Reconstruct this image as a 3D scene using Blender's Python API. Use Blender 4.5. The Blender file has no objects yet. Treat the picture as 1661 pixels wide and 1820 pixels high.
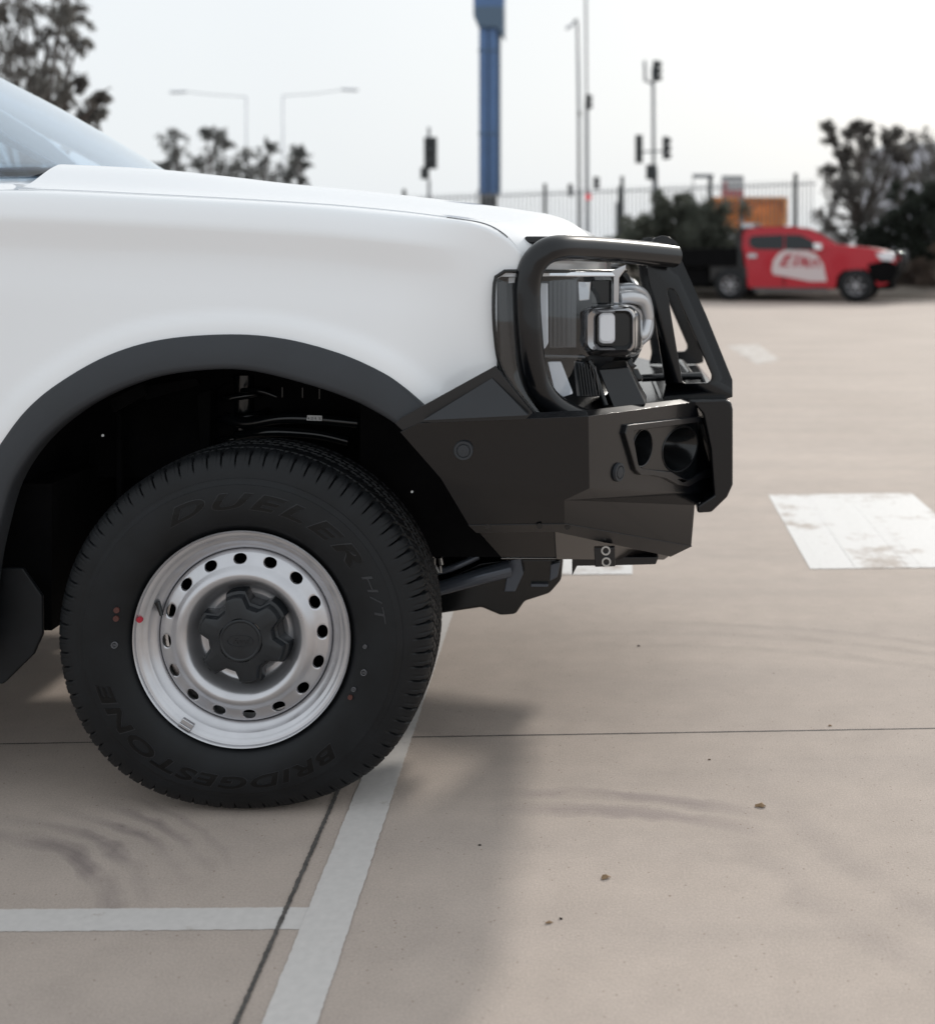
import bpy, bmesh, math, random
import numpy as np
from mathutils import Vector, Matrix
from mathutils.geometry import tessellate_polygon

# ------------------------------------------------------------------ camera, world, sun
R = math.radians
F = 2175.0; PX, PY = 1070.0, 450.0; H = 1.163           # focal length and principal point in photo pixels, eye height
sc = bpy.context.scene
col = sc.collection
cam_d = bpy.data.cameras.new('camera'); cam = bpy.data.objects.new('camera', cam_d); col.objects.link(cam)
cam.location = (0, 0, H); cam.rotation_euler = (R(90), 0, 0)
cam_d.sensor_width = 36; cam_d.lens = 36 * F / 1820
cam_d.shift_x = -(PX - 830.5) / 1820; cam_d.shift_y = -(910 - PY) / 1820
cam_d.clip_start = .05; cam_d.clip_end = 2000
cam_d.dof.use_dof = True; cam_d.dof.focus_distance = 2.6; cam_d.dof.aperture_fstop = 2.7
sc.camera = cam
sc.view_settings.view_transform = 'Standard'; sc.view_settings.look = 'None'
sc.view_settings.exposure = 0.44; sc.view_settings.gamma = 1
SUN_EL, SUN_AZ = 27.5, 25          # azimuth from +Y towards +X
w = bpy.data.worlds.new('World'); sc.world = w; w.use_nodes = True
nt = w.node_tree; bg = nt.nodes['Background']
sky = nt.nodes.new('ShaderNodeTexSky'); sky.sky_type = 'NISHITA'; sky.sun_disc = False
sky.sun_elevation = R(SUN_EL); sky.sun_rotation = R(SUN_AZ)
sky.dust_density = 6; sky.air_density = 1.2; sky.ozone_density = 1.2
mx = nt.nodes.new('ShaderNodeMix'); mx.data_type = 'RGBA'; mx.inputs[0].default_value = .90
nt.links.new(sky.outputs[0], mx.inputs[6])
# overcast veil, brighter towards the zenith and patchy
tc = nt.nodes.new('ShaderNodeTexCoord'); nz = nt.nodes.new('ShaderNodeTexNoise')
nz.inputs['Scale'].default_value = 2.2; nz.inputs['Detail'].default_value = 4
nt.links.new(tc.outputs['Generated'], nz.inputs['Vector'])
cr = nt.nodes.new('ShaderNodeValToRGB')
cr.color_ramp.elements[0].position = .3; cr.color_ramp.elements[0].color = (7.55, 8.0, 8.35, 1)
cr.color_ramp.elements[1].position = .7; cr.color_ramp.elements[1].color = (7.95, 8.35, 8.65, 1)
nt.links.new(nz.outputs[0], cr.inputs[0]); nt.links.new(cr.outputs[0], mx.inputs[7])
nt.links.new(mx.outputs[2], bg.inputs['Color']); bg.inputs['Strength'].default_value = .086
sd = bpy.data.lights.new('sun', 'SUN'); sd.energy = 1.5; sd.angle = R(3.5); sd.color = (1, .95, .88)
sun = bpy.data.objects.new('sun', sd); col.objects.link(sun)
sun.rotation_euler = (R(SUN_EL - 90), 0, R(-SUN_AZ))
sc.cycles.use_denoising = True
sc.cycles.max_bounces = 8
rnd = random.Random(7)

# ------------------------------------------------------------------ helpers
def P(px, py, d):
    "point that stands d metres in front of the camera position, from photo pixels"
    return Vector(((px - PX) * d / F, d, H - (py - PY) * d / F))
def G(px, py, z=0.0):
    d = (H - z) * F / (py - PY)
    return Vector(((px - PX) * d / F, d, z))
ORG = {}
def link(o, parent=None):
    col.objects.link(o)
    if parent is not None:
        o.parent = parent
        o.matrix_parent_inverse = Matrix.Translation(-ORG.get(parent.name, Vector((0, 0, 0))))
    return o
def tag(o, label=None, cat=None, group=None, kind=None):
    for k, v in (('label', label), ('category', cat), ('group', group), ('kind', kind)):
        if v: o[k] = v
    return o
def empty(name, loc, parent=None):
    o = bpy.data.objects.new(name, None); o.empty_display_size = .1
    link(o, parent); o.location = loc; ORG[o.name] = Vector(loc)
    return o
def obj(name, v, f, mat, parent=None, smooth=False, bevel=0, solid=0, seg=2, auto=None):
    me = bpy.data.meshes.new(name); me.from_pydata([tuple(p) for p in v], [], [tuple(q) for q in f]); me.update()
    o = bpy.data.objects.new(name, me); me.materials.append(mat)
    bm = bmesh.new(); bm.from_mesh(me)
    if not smooth or auto or bevel: bmesh.ops.remove_doubles(bm, verts=bm.verts, dist=1e-5)
    bmesh.ops.recalc_face_normals(bm, faces=bm.faces)
    bm.to_mesh(me); bm.free()
    if smooth:
        me.polygons.foreach_set('use_smooth', [True] * len(me.polygons))
        if auto: me.set_sharp_from_angle(angle=R(auto))
    if solid:
        s = o.modifiers.new('s', 'SOLIDIFY'); s.thickness = solid; s.offset = -1
    if bevel:
        b = o.modifiers.new('b', 'BEVEL'); b.width = bevel; b.segments = seg; b.limit_method = 'ANGLE'; b.angle_limit = R(25)
        b.harden_normals = True
        me.polygons.foreach_set('use_smooth', [True] * len(me.polygons))
    return link(o, parent)
class MB:
    "collects pieces of ONE mesh"
    def __init__(s): s.v = []; s.f = []
    def add(s, v, f):
        n = len(s.v); s.v += [Vector(p) for p in v]; s.f += [tuple(i + n for i in q) for q in f]; return s
    def box(s, c, d, rot=None):
        x, y, z = [k / 2 for k in d]; c = Vector(c)
        pts = [Vector((a * x, b * y, e * z)) for a in (-1, 1) for b in (-1, 1) for e in (-1, 1)]
        if rot is not None: pts = [rot @ p for p in pts]
        return s.add([c + p for p in pts], [(0, 1, 3, 2), (4, 6, 7, 5), (0, 4, 5, 1), (2, 3, 7, 6), (0, 2, 6, 4), (1, 5, 7, 3)])
    def bar(s, a, b, wd, th=None):
        a = Vector(a); b = Vector(b); q = (b - a).to_track_quat('Z', 'Y').to_matrix()
        return s.box((a + b) / 2, (wd, th or wd, (b - a).length), q)
    def tube(s, pts, r, n=12, cap=True):
        pts = [Vector(p) for p in pts]; rr = r if isinstance(r, (list, tuple)) else [r] * len(pts)
        base = len(s.v); up = None
        for i, p in enumerate(pts):
            t = (pts[min(i + 1, len(pts) - 1)] - pts[max(i - 1, 0)]).normalized()
            if up is None:
                up = t.orthogonal().normalized()
            up = (up - t * up.dot(t)).normalized(); sd_ = t.cross(up)
            for k in range(n):
                a = 2 * math.pi * k / n
                s.v.append(p + (up * math.cos(a) + sd_ * math.sin(a)) * rr[i])
        for i in range(len(pts) - 1):
            for k in range(n):
                k2 = (k + 1) % n
                s.f.append((base + i * n + k, base + i * n + k2, base + (i + 1) * n + k2, base + (i + 1) * n + k))
        if cap:
            s.f.append(tuple(base + k for k in range(n))[::-1]); s.f.append(tuple(base + (len(pts) - 1) * n + k for k in range(n)))
        return s
    def prism(s, poly, vec, holes=()):
        "poly and holes: lists of 3D points in one plane, extruded by vec"
        vec = Vector(vec); loops = [[Vector(p) for p in poly]] + [[Vector(p) for p in h] for h in holes]
        flat = [p for l in loops for p in l]; n = len(flat)
        tris = tessellate_polygon(loops); base = len(s.v)
        s.v += flat + [p + vec for p in flat]
        for t in tris:
            s.f.append(tuple(base + i for i in t)); s.f.append(tuple(base + n + i for i in t[::-1]))
        o_ = 0
        for l in loops:
            m = len(l)
            for i in range(m):
                j = (i + 1) % m
                s.f.append((base + o_ + i, base + o_ + j, base + n + o_ + j, base + n + o_ + i))
            o_ += m
        return s
    def grid(s, rows, closed=False):
        "rows of equal numbers of points"
        base = len(s.v); m = len(rows[0])
        for r_ in rows: s.v += [Vector(p) for p in r_]
        for i in range(len(rows) - 1):
            for k in range(m if closed else m - 1):
                k2 = (k + 1) % m
                s.f.append((base + i * m + k, base + i * m + k2, base + (i + 1) * m + k2, base + (i + 1) * m + k))
        return s
    def mirror(s, y0):
        n = len(s.v)
        s.v += [Vector((p.x, 2 * y0 - p.y, p.z)) for p in s.v]
        s.f += [tuple(i + n for i in q[::-1]) for q in s.f]
        return s
    def build(s, name, mat, parent=None, **k): return obj(name, s.v, s.f, mat, parent, **k)
    def pair(s, name, mat, parent=None, **k):
        "the near one and its mirror image on the far side, two objects"
        a = obj(name, s.v, s.f, mat, parent, **k)
        obj(name, [Vector((p.x, 2 * YC - p.y, p.z)) for p in s.v], [q[::-1] for q in s.f], mat, parent, **k); return a
def spline(pts, n=8):
    "Catmull-Rom through the points"
    pts = [Vector(p) for p in pts]; out = []
    for i in range(len(pts) - 1):
        p0, p1, p2, p3 = pts[max(i - 1, 0)], pts[i], pts[i + 1], pts[min(i + 2, len(pts) - 1)]
        for k in range(n):
            t = k / n
            out.append(.5 * ((2 * p1) + (p2 - p0) * t + (2 * p0 - 5 * p1 + 4 * p2 - p3) * t * t + (3 * p1 - p0 - 3 * p2 + p3) * t ** 3))
    out.append(pts[-1]); return out
def interp(x, tab):
    if x <= tab[0][0]: return tab[0][1]
    for (a, fa), (b, fb) in zip(tab, tab[1:]):
        if x <= b: return fa + (fb - fa) * (x - a) / (b - a)
    return tab[-1][1]
def sinterp(x, tab):
    "monotone smooth table"
    xs = [t[0] for t in tab]
    if x <= xs[0]: return tab[0][1]
    if x >= xs[-1]: return tab[-1][1]
    i = max(k for k in range(len(xs) - 1) if xs[k] <= x)
    def m(k):
        if k <= 0 or k >= len(tab) - 1: return (tab[min(k + 1, len(tab) - 1)][1] - tab[max(k - 1, 0)][1]) / (xs[min(k + 1, len(xs) - 1)] - xs[max(k - 1, 0)])
        return (tab[k + 1][1] - tab[k - 1][1]) / (xs[k + 1] - xs[k - 1])
    h = xs[i + 1] - xs[i]; t = (x - xs[i]) / h
    return ((2 * t**3 - 3 * t**2 + 1) * tab[i][1] + (t**3 - 2 * t**2 + t) * h * m(i) + (-2 * t**3 + 3 * t**2) * tab[i + 1][1] + (t**3 - t**2) * h * m(i + 1))
def circ(c, r, n, axis='Y', a0=0, rz=None):
    c = Vector(c); rz = rz or r
    if axis == 'Y': return [c + Vector((r * math.cos(a0 + 2 * math.pi * k / n), 0, rz * math.sin(a0 + 2 * math.pi * k / n))) for k in range(n)]
    if axis == 'Z': return [c + Vector((r * math.cos(a0 + 2 * math.pi * k / n), rz * math.sin(a0 + 2 * math.pi * k / n), 0)) for k in range(n)]
    return [c + Vector((0, r * math.cos(a0 + 2 * math.pi * k / n), rz * math.sin(a0 + 2 * math.pi * k / n))) for k in range(n)]

# ------------------------------------------------------------------ materials
def mat(name, c, rough=.5, metal=0, spec=.5, coat=0, coat_r=.05, noise=None, bump=None, emit=None):
    """noise=(scale, amount[, other colour]); bump=(scale, strength, distance)"""
    m = bpy.data.materials.new(name); m.use_nodes = True; t = m.node_tree; b = t.nodes['Principled BSDF']
    b.inputs['Base Color'].default_value = (*c, 1); b.inputs['Roughness'].default_value = rough
    b.inputs['Metallic'].default_value = metal; b.inputs['Specular IOR Level'].default_value = spec
    b.inputs['Coat Weight'].default_value = coat; b.inputs['Coat Roughness'].default_value = coat_r
    tcn = t.nodes.new('ShaderNodeTexCoord')
    if noise:
        n = t.nodes.new('ShaderNodeTexNoise'); n.inputs['Scale'].default_value = noise[0]; n.inputs['Detail'].default_value = 6
        t.links.new(tcn.outputs['Object'], n.inputs['Vector'])
        r_ = t.nodes.new('ShaderNodeValToRGB'); k = noise[1]
        c2 = noise[2] if len(noise) > 2 else tuple(x * (1 - k) for x in c)
        r_.color_ramp.elements[0].position = .35; r_.color_ramp.elements[1].position = .65
        r_.color_ramp.elements[0].color = (*c2, 1)
        r_.color_ramp.elements[1].color = (*[min(1, x * (1 + (k if len(noise) < 3 else 0))) for x in c], 1)
        t.links.new(n.outputs[0], r_.inputs[0]); t.links.new(r_.outputs[0], b.inputs['Base Color'])
        mr = t.nodes.new('ShaderNodeMapRange'); mr.inputs[3].default_value = max(0, rough - .06); mr.inputs[4].default_value = min(1, rough + .06)
        t.links.new(n.outputs[0], mr.inputs[0]); t.links.new(mr.outputs[0], b.inputs['Roughness'])
    if bump:
        n = t.nodes.new('ShaderNodeTexNoise'); n.inputs['Scale'].default_value = bump[0]; n.inputs['Detail'].default_value = 3
        t.links.new(tcn.outputs['Object'], n.inputs['Vector'])
        bp = t.nodes.new('ShaderNodeBump'); bp.inputs['Strength'].default_value = bump[1]; bp.inputs['Distance'].default_value = bump[2]
        t.links.new(n.outputs[0], bp.inputs['Height']); t.links.new(bp.outputs[0], b.inputs['Normal'])
    if emit: b.inputs['Emission Color'].default_value = (*emit[:3], 1); b.inputs['Emission Strength'].default_value = emit[3]
    return m
def clear_glass(name, tint=(1, 1, 1), refl=1.0, rough=0.0, alpha=.0):
    m = bpy.data.materials.new(name); m.use_nodes = True; t = m.node_tree; t.nodes.clear()
    o = t.nodes.new('ShaderNodeOutputMaterial'); tr = t.nodes.new('ShaderNodeBsdfTransparent'); gl = t.nodes.new('ShaderNodeBsdfGlossy'); gl.inputs[0].default_value = (.5 + .5 * tint[0], .5 + .5 * tint[1], .5 + .5 * tint[2], 1)
    lw = t.nodes.new('ShaderNodeLayerWeight'); lw.inputs[0].default_value = .5
    fr = t.nodes.new('ShaderNodeMath'); fr.operation = 'POWER'; fr.inputs[1].default_value = 4.5; t.links.new(lw.outputs['Facing'], fr.inputs[0])
    fr2 = t.nodes.new('ShaderNodeMath'); fr2.operation = 'MULTIPLY_ADD'; fr2.inputs[1].default_value = .95; fr2.inputs[2].default_value = .06; t.links.new(fr.outputs[0], fr2.inputs[0]); fr = fr2; mxs = t.nodes.new('ShaderNodeMixShader')
    ml = t.nodes.new('ShaderNodeMath'); ml.operation = 'MULTIPLY_ADD'; ml.inputs[1].default_value = refl; ml.inputs[2].default_value = alpha
    tr.inputs[0].default_value = (*tint, 1); gl.inputs['Roughness'].default_value = rough
    t.links.new(fr.outputs[0], ml.inputs[0]); t.links.new(ml.outputs[0], mxs.inputs[0])
    t.links.new(tr.outputs[0], mxs.inputs[1]); t.links.new(gl.outputs[0], mxs.inputs[2]); t.links.new(mxs.outputs[0], o.inputs[0])
    return m
M = dict(
    white=mat('white_paint', (.85, .86, .875), .32, spec=.5, coat=1.0, coat_r=.04),
    flare=mat('moulded_black', (.022, .025, .030), .58, noise=(9, .12), bump=(1400, .25, .0006)),
    powder=mat('powder_black', (.003, .0036, .005), .26, spec=.35, coat=.25, coat_r=.06, bump=(900, .10, .0003)),
    powder2=mat('powder_black_satin', (.005, .0055, .007), .34, spec=.4, coat=.25, coat_r=.10, bump=(900, .12, .0003)),
    under=mat('underbody_black', (.0035, .0035, .004), .9, spec=.12, noise=(12, .4)),
    gloss=mat('gloss_black', (.004, .005, .006), .18, spec=.5),
    rubber=mat('tyre_rubber', (.007, .008, .0095), .55, spec=.3, noise=(14, .25), bump=(220, .06, .0006)),
    letter=mat('tyre_letter', (.0028, .0028, .003), .42, spec=.25),
    letterg=mat('tyre_letter_edge', (.020, .022, .026), .5),
    rimm=mat('wheel_silver', (.56, .56, .58), .30, metal=.8, noise=(20, .05), bump=(600, .05, .0003)),
    cap=mat('cap_black', (.010, .0125, .0155), .42, noise=(40, .12)),
    chrome=mat('chrome', (.75, .77, .8), .07, metal=1),
    silver=mat('silver_plastic', (.50, .51, .53), .13, metal=.9),
    lampdark=mat('lamp_dark', (.03, .033, .038), .45, spec=.4),
    lampgrey=mat('lamp_grey', (.07, .075, .08), .22, metal=.3),
    lampwhite=mat('lamp_white', (.80, .82, .86), .2),
    lens=clear_glass('lamp_lens', (.93, .95, .97), 1.0),
    glass=clear_glass('screen_glass', (.80, .88, .95), 1.2, alpha=.04),
    sideglass=clear_glass('side_glass', (.7, .75, .78), 1.2, alpha=.05),
    dglass=mat('dark_glass', (.02, .025, .03), .05, spec=.8),
    steel=mat('zinc_steel', (.45, .45, .44), .4, metal=.8),
    red=mat('red_paint', (.43, .010, .024), .3, spec=.3, coat=.4),
    redm=mat('red_mark', (.38, .012, .03), .5),
    brownm=mat('brown_mark', (.075, .022, .016), .6),
    sticker=mat('sticker_white', (.7, .7, .7), .5),
    cabin=mat('cabin_dark', (.05, .055, .06), .8),
    smoked=mat('smoked_chrome', (.36, .36, .37), .12, metal=.95), satin=mat('satin_clear', (.60, .61, .63), .32, metal=.45),
    linepaint=None)

# ------------------------------------------------------------------ ground
def node_math(t, op, a, b=None, c=None, clamp=False):
    n = t.nodes.new('ShaderNodeMath'); n.operation = op; n.use_clamp = clamp
    for i, q in enumerate((a, b, c)):
        if q is None: continue
        if isinstance(q, (int, float)): n.inputs[i].default_value = q
        else: t.links.new(q, n.inputs[i])
    return n.outputs[0]
def concrete():
    m = bpy.data.materials.new('concrete'); m.use_nodes = True; t = m.node_tree; b = t.nodes['Principled BSDF']
    tcn = t.nodes.new('ShaderNodeTexCoord'); pos = tcn.outputs['Object']
    def noise(s, d=6, rgh=.5, vec=pos):
        n = t.nodes.new('ShaderNodeTexNoise'); n.inputs['Scale'].default_value = s; n.inputs['Detail'].default_value = d
        n.inputs['Roughness'].default_value = rgh; t.links.new(vec, n.inputs['Vector']); return n.outputs[0]
    def ramp(fac, a, b_, c0, c1):
        r_ = t.nodes.new('ShaderNodeValToRGB'); r_.color_ramp.elements[0].position = a; r_.color_ramp.elements[1].position = b_
        r_.color_ramp.elements[0].color = (*c0, 1); r_.color_ramp.elements[1].color = (*c1, 1); t.links.new(fac, r_.inputs[0]); return r_.outputs[0]
    def mul(a, b_, f=1.0):
        n = t.nodes.new('ShaderNodeMix'); n.data_type = 'RGBA'; n.blend_type = 'MULTIPLY'
        if isinstance(f, float): n.inputs[0].default_value = f
        else: t.links.new(f, n.inputs[0])
        t.links.new(a, n.inputs[6])
        if isinstance(b_, tuple): n.inputs[7].default_value = (*b_, 1)
        else: t.links.new(b_, n.inputs[7])
        return n.outputs[2]
    mp = t.nodes.new('ShaderNodeMapping'); mp.inputs['Scale'].default_value = (.35, 2.2, 1); mp.inputs['Rotation'].default_value = (0, 0, R(24)); t.links.new(pos, mp.inputs[0])
    big = noise(.8, 5); c = ramp(big, .3, .7, (.450, .382, .333), (.505, .430, .377))
    streak = noise(1.6, 6, .6, mp.outputs[0]); c = mul(c, ramp(streak, .35, .62, (.95, .95, .955), (1.03, 1.025, 1.02)))
    c = mul(c, ramp(noise(9, 7, .65), .3, .7, (.93, .93, .93), (1.05, 1.05, 1.05)))
    c = mul(c, ramp(noise(230, 4, .8), .32, .68, (.81, .81, .81), (1.13, 1.13, 1.13)))
    # small pits and specks
    vo = t.nodes.new('ShaderNodeTexVoronoi'); vo.inputs['Scale'].default_value = 7; t.links.new(pos, vo.inputs['Vector'])
    c = mul(c, ramp(vo.outputs['Distance'], .012, .03, (.55, .5, .45), (1, 1, 1)))
    vo2 = t.nodes.new('ShaderNodeTexVoronoi'); vo2.inputs['Scale'].default_value = 38; t.links.new(pos, vo2.inputs['Vector'])
    c = mul(c, ramp(vo2.outputs['Distance'], .05, .10, (.66, .62, .58), (1, 1, 1)))
    # tyre scuffs: arcs round a centre, and smudges
    def arc(cx, cy, r0, wd, ax, ay, rad, strength, colr=(.52, .52, .55), ns=14):
        vm = t.nodes.new('ShaderNodeVectorMath'); vm.operation = 'DISTANCE'; t.links.new(pos, vm.inputs[0]); vm.inputs[1].default_value = (cx, cy, 0)
        dd = node_math(t, 'ABSOLUTE', node_math(t, 'SUBTRACT', node_math(t, 'ADD', vm.outputs['Value'], node_math(t, 'MULTIPLY_ADD', noise(9, 4), .07, -.035)), r0))
        band = node_math(t, 'SUBTRACT', 1.0, node_math(t, 'DIVIDE', dd, wd), clamp=True)
        vm2 = t.nodes.new('ShaderNodeVectorMath'); vm2.operation = 'DISTANCE'; t.links.new(pos, vm2.inputs[0]); vm2.inputs[1].default_value = (ax, ay, 0)
        blob = node_math(t, 'SUBTRACT', 1.0, node_math(t, 'DIVIDE', vm2.outputs['Value'], rad), clamp=True)
        fine = node_math(t, 'SINE', node_math(t, 'MULTIPLY', vm.outputs['Value'], 380.0))
        fine = node_math(t, 'MULTIPLY_ADD', fine, .08, .9)
        f = node_math(t, 'MULTIPLY', node_math(t, 'POWER', band, .6), node_math(t, 'POWER', blob, .7))
        f = node_math(t, 'MULTIPLY', f, fine)
        nn = node_math(t, 'MULTIPLY_ADD', noise(ns, 5), 2.4, -.55, clamp=True)
        return node_math(t, 'MULTIPLY', node_math(t, 'MULTIPLY', f, nn), strength, clamp=True)
    def at(px, py): g = G(px, py); return g.x, g.y
    (x1, y1), (x2, y2), (x3, y3) = at(30, 1488), at(130, 1520), at(198, 1608)
    D_ = 2 * (x1 * (y2 - y3) + x2 * (y3 - y1) + x3 * (y1 - y2))
    cx = ((x1**2 + y1**2) * (y2 - y3) + (x2**2 + y2**2) * (y3 - y1) + (x3**2 + y3**2) * (y1 - y2)) / D_
    cy = ((x1**2 + y1**2) * (x3 - x2) + (x2**2 + y2**2) * (x1 - x3) + (x3**2 + y3**2) * (x2 - x1)) / D_
    r0 = math.hypot(x2 - cx, y2 - cy)
    for (px, py), dr, wd, st, rad in (((130, 1525), 0, .030, 1.5, .24), ((165, 1505), .062, .020, 1.3, .22), ((220, 1490), .125, .016, .9, .2), ((280, 1480), .175, .014, .9, .18), ((300, 1470), .215, .012, .6, .2)):
        ax, ay = at(px, py); c = mul(c, (.60, .59, .62), arc(cx, cy, r0 + dr, wd, ax, ay, rad * 1.3, st * 1.5, ns=4))
    ax, ay = at(1120, 1430); c1 = at(900, 2100); r1 = math.hypot(c1[0] - ax, c1[1] - ay)
    for dr in (-.03, .03): c = mul(c, (.74, .73, .76), arc(c1[0], c1[1], r1 + dr * 1.2, .032, ax, ay, .30, 2.2, ns=9))
    ax, ay = at(1560, 1150); c1 = at(1200, 1800); r1 = math.hypot(c1[0] - ax, c1[1] - ay)
    for dr in (-.12, .0, .1): c = mul(c, (.80, .80, .80), arc(c1[0], c1[1], r1 + dr, .03, ax, ay, 1.1, .9, ns=5))
    ax, ay = at(1500, 1600); c1 = at(2300, 1300); r1 = math.hypot(c1[0] - ax, c1[1] - ay)
    for dr in (-.1, .05): c = mul(c, (.82, .82, .84), arc(c1[0], c1[1], r1 + dr, .05, ax, ay, .7, .8, ns=6))
    t.links.new(c, b.inputs['Base Color'])
    b.inputs['Roughness'].default_value = .82; b.inputs['Specular IOR Level'].default_value = .35
    bp = t.nodes.new('ShaderNodeBump'); bp.inputs['Strength'].default_value = .6; bp.inputs['Distance'].default_value = .002
    t.links.new(noise(170, 5, .7), bp.inputs['Height']); t.links.new(bp.outputs[0], b.inputs['Normal'])
    return m
def sheet(name, pts, m, z, parent=None):
    return obj(name, [(p[0], p[1], z) for p in pts], [tuple(range(len(pts)))], m, parent)
conc = concrete()
gr = sheet('ground', [(-40, -14), (60, -14), (60, 30.6), (-40, 30.6)], conc, 0); tag(gr, kind='structure')
dirt = mat('verge_dirt', (.20, .165, .14), .95, noise=(.7, .3, (.12, .105, .085)), bump=(6, .6, .05))
vb = MB()
rows = []
for j, (y, z) in enumerate([(30.6, -.02), (30.75, .13), (31.0, .14), (32.2, .3), (34, .62), (36, .9), (40, 1.0), (60, 1.0), (400, 1.0), (1400, 1.0)]):
    rows.append([(-900 if i == 0 else 900 if i == 40 else -60 + i * 3.5, y, z + (rnd.uniform(-.08, .08) if 3 <= j <= 6 else 0)) for i in range(41)])
vb.grid(rows); tag(vb.build('terrain', dirt, smooth=True, auto=40), kind='structure')
# painted markings: worn white paint on concrete
def paint_mat(name, wear, c=(.60, .572, .548), scl=9):
    m = mat(name, c, .7); t = m.node_tree; b = t.nodes['Principled BSDF']
    tcn = t.nodes.new('ShaderNodeTexCoord'); n = t.nodes.new('ShaderNodeTexNoise'); n.inputs['Scale'].default_value = scl; n.inputs['Detail'].default_value = 9
    n.inputs['Roughness'].default_value = .68
    t.links.new(tcn.outputs['Object'], n.inputs['Vector'])
    r_ = t.nodes.new('ShaderNodeValToRGB'); r_.color_ramp.elements[0].position = wear; r_.color_ramp.elements[1].position = wear + .10
    r_.color_ramp.elements[0].color = (.40, .345, .305, 1); r_.color_ramp.elements[1].color = (*c, 1)
    t.links.new(n.outputs[0], r_.inputs[0]); 
    n2 = t.nodes.new('ShaderNodeTexNoise'); n2.inputs['Scale'].default_value = 60; n2.inputs['Detail'].default_value = 6; t.links.new(tcn.outputs['Object'], n2.inputs['Vector'])
    mr = t.nodes.new('ShaderNodeMapRange'); mr.inputs[3].default_value = .86; mr.inputs[4].default_value = 1.1; t.links.new(n2.outputs[0], mr.inputs[0])
    mm = t.nodes.new('ShaderNodeMix'); mm.data_type = 'RGBA'; mm.blend_type = 'MULTIPLY'; mm.inputs[0].default_value = 1
    t.links.new(r_.outputs[0], mm.inputs[6]); t.links.new(mr.outputs[0], mm.inputs[7]); t.links.new(mm.outputs[2], b.inputs['Base Color'])
    return m
lp = paint_mat('line_paint', .30); lp2 = paint_mat('bay_paint', .37, (.69, .675, .66), 3.2); lp3 = paint_mat('faded_paint', .46, (.60, .57, .54))
def strip(name, pxs, m, z=.004, **k):
    return tag(sheet(name, [G(*p) for p in pxs], m, z), kind='structure', **k)
def jitter_strip(name, a, b, c, d, m, z, n=60, amp=.0012):
    "quad a-b (left edge) c-d (right edge) with slightly ragged long edges"
    A, B, C, D = [G(*p) for p in (a, b, c, d)]
    n *= 4; L = [A.lerp(B, i / n) + Vector((rnd.uniform(-amp, amp), rnd.uniform(-amp, amp), z)) for i in range(n + 1)]
    Q = [D.lerp(C, i / n) + Vector((rnd.uniform(-amp, amp), rnd.uniform(-amp, amp), z)) for i in range(n + 1)]
    mb = MB(); mb.grid([L, Q]); return tag(mb.build(name, m), kind='structure')
jitter_strip('bay_line', (250, 2350), (790, 1020), (828, 1020), (390, 2350), lp, .0018, 80)
jitter_strip('bay_line', (-3500, 1640), (585, 1613), (572, 1652), (-3500, 1685), lp, .0010, 120)
jitter_strip('painted_block', (1365, 880), (1620, 877), (1770, 1008), (1440, 1012), lp2, .0018, 40, .003)
jitter_strip('painted_block', (900, 975), (1122, 970), (1124, 1021), (900, 1023), lp2, .0018, 20, .003)
jitter_strip('painted_arrow', (1290, 615), (1345, 612), (1385, 640), (1345, 648), lp3, .0018, 20, .003)
joint = mat('joint_filler', (.085, .078, .072), .8, noise=(60, .3))
jitter_strip('joint_line', (256, 2180), (640, 1310), (646, 1310), (268, 2180), joint, .0024, 90, .0012)
jitter_strip('joint_line', (-3000, 1372), (3500, 1263), (3500, 1264.6), (-3000, 1373.4), joint, .0006, 120, .0006)

# ------------------------------------------------------------------ white pickup
YC = 3.42
car = empty('pickup_truck', (-2.2, YC, 0))
tag(car, 'white pickup truck in the foreground with black bull bar and silver steel wheel', 'pickup truck')
X2 = lambda px, d: (px - PX) * d / F
Z2 = lambda py, d: H - (py - PY) * d / F
CREST = [(-5.2, 1.25), (-2.0, 1.285), (-1.269, 1.284), (-.973, 1.272), (-.617, 1.252), (-.439, 1.236), (-.320, 1.222), (-.25, 1.213), (-.1, 1.20), (.1, 1.19)]
CROWN = [(-1.5, 1.37), (-1.085, 1.350), (-.909, 1.333), (-.746, 1.314), (-.570, 1.297), (-.366, 1.274), (-.2306, 1.257), (-.149, 1.245), (-.068, 1.236), (-.02, 1.23), (.1, 1.22)]
XF = [(2.54, -.235), (2.61, -.165), (2.68, -.105), (2.75, -.060), (2.95, -.005), (3.42, .025)]
ZLIP = 1.135
def hood_edge(X): return sinterp(X, [(-1.5, 2.686), (-.45, 2.684), (-.36, 2.665), (-.30, 2.645), (-.25, 2.630), (-.21, 2.616), (-.165, 2.604)])
def top(X, Y):
    Y = min(Y, 2 * YC - Y)
    c = sinterp(X, CREST) + .013; h = sinterp(X, CROWN) + .013
    t = min(1, max(0, (Y - 2.66) / .26)); s = t * t * (3 - 2 * t)
    z = c + .004 + (h - c - .004) * s - .0 * Y
    if Y > 2.95: z -= .010 * min(1, (Y - 2.95) / .12)          # valley inside the bonnet ridge
    if Y < 2.66: z = c - .004 * 0 + .004 * (Y - 2.60) / .06 - (max(0, 2.615 - Y) / .06) ** 2 * .03
    tt = min(1, max(0, (sinterp(Y, XF) - X) / .14))
    return ZLIP + (z - ZLIP) * math.sqrt(max(0, 1 - (1 - tt) ** 2.1))
OUT = [(-80, 1200), (-81, 1034), (-68, 930), (-40, 855), (0, 793), (48, 729), (106, 680), (193, 631), (289, 603), (409, 594), (506, 602), (602, 627), (674, 658), (713, 684), (754, 721), (800, 768)]
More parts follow.
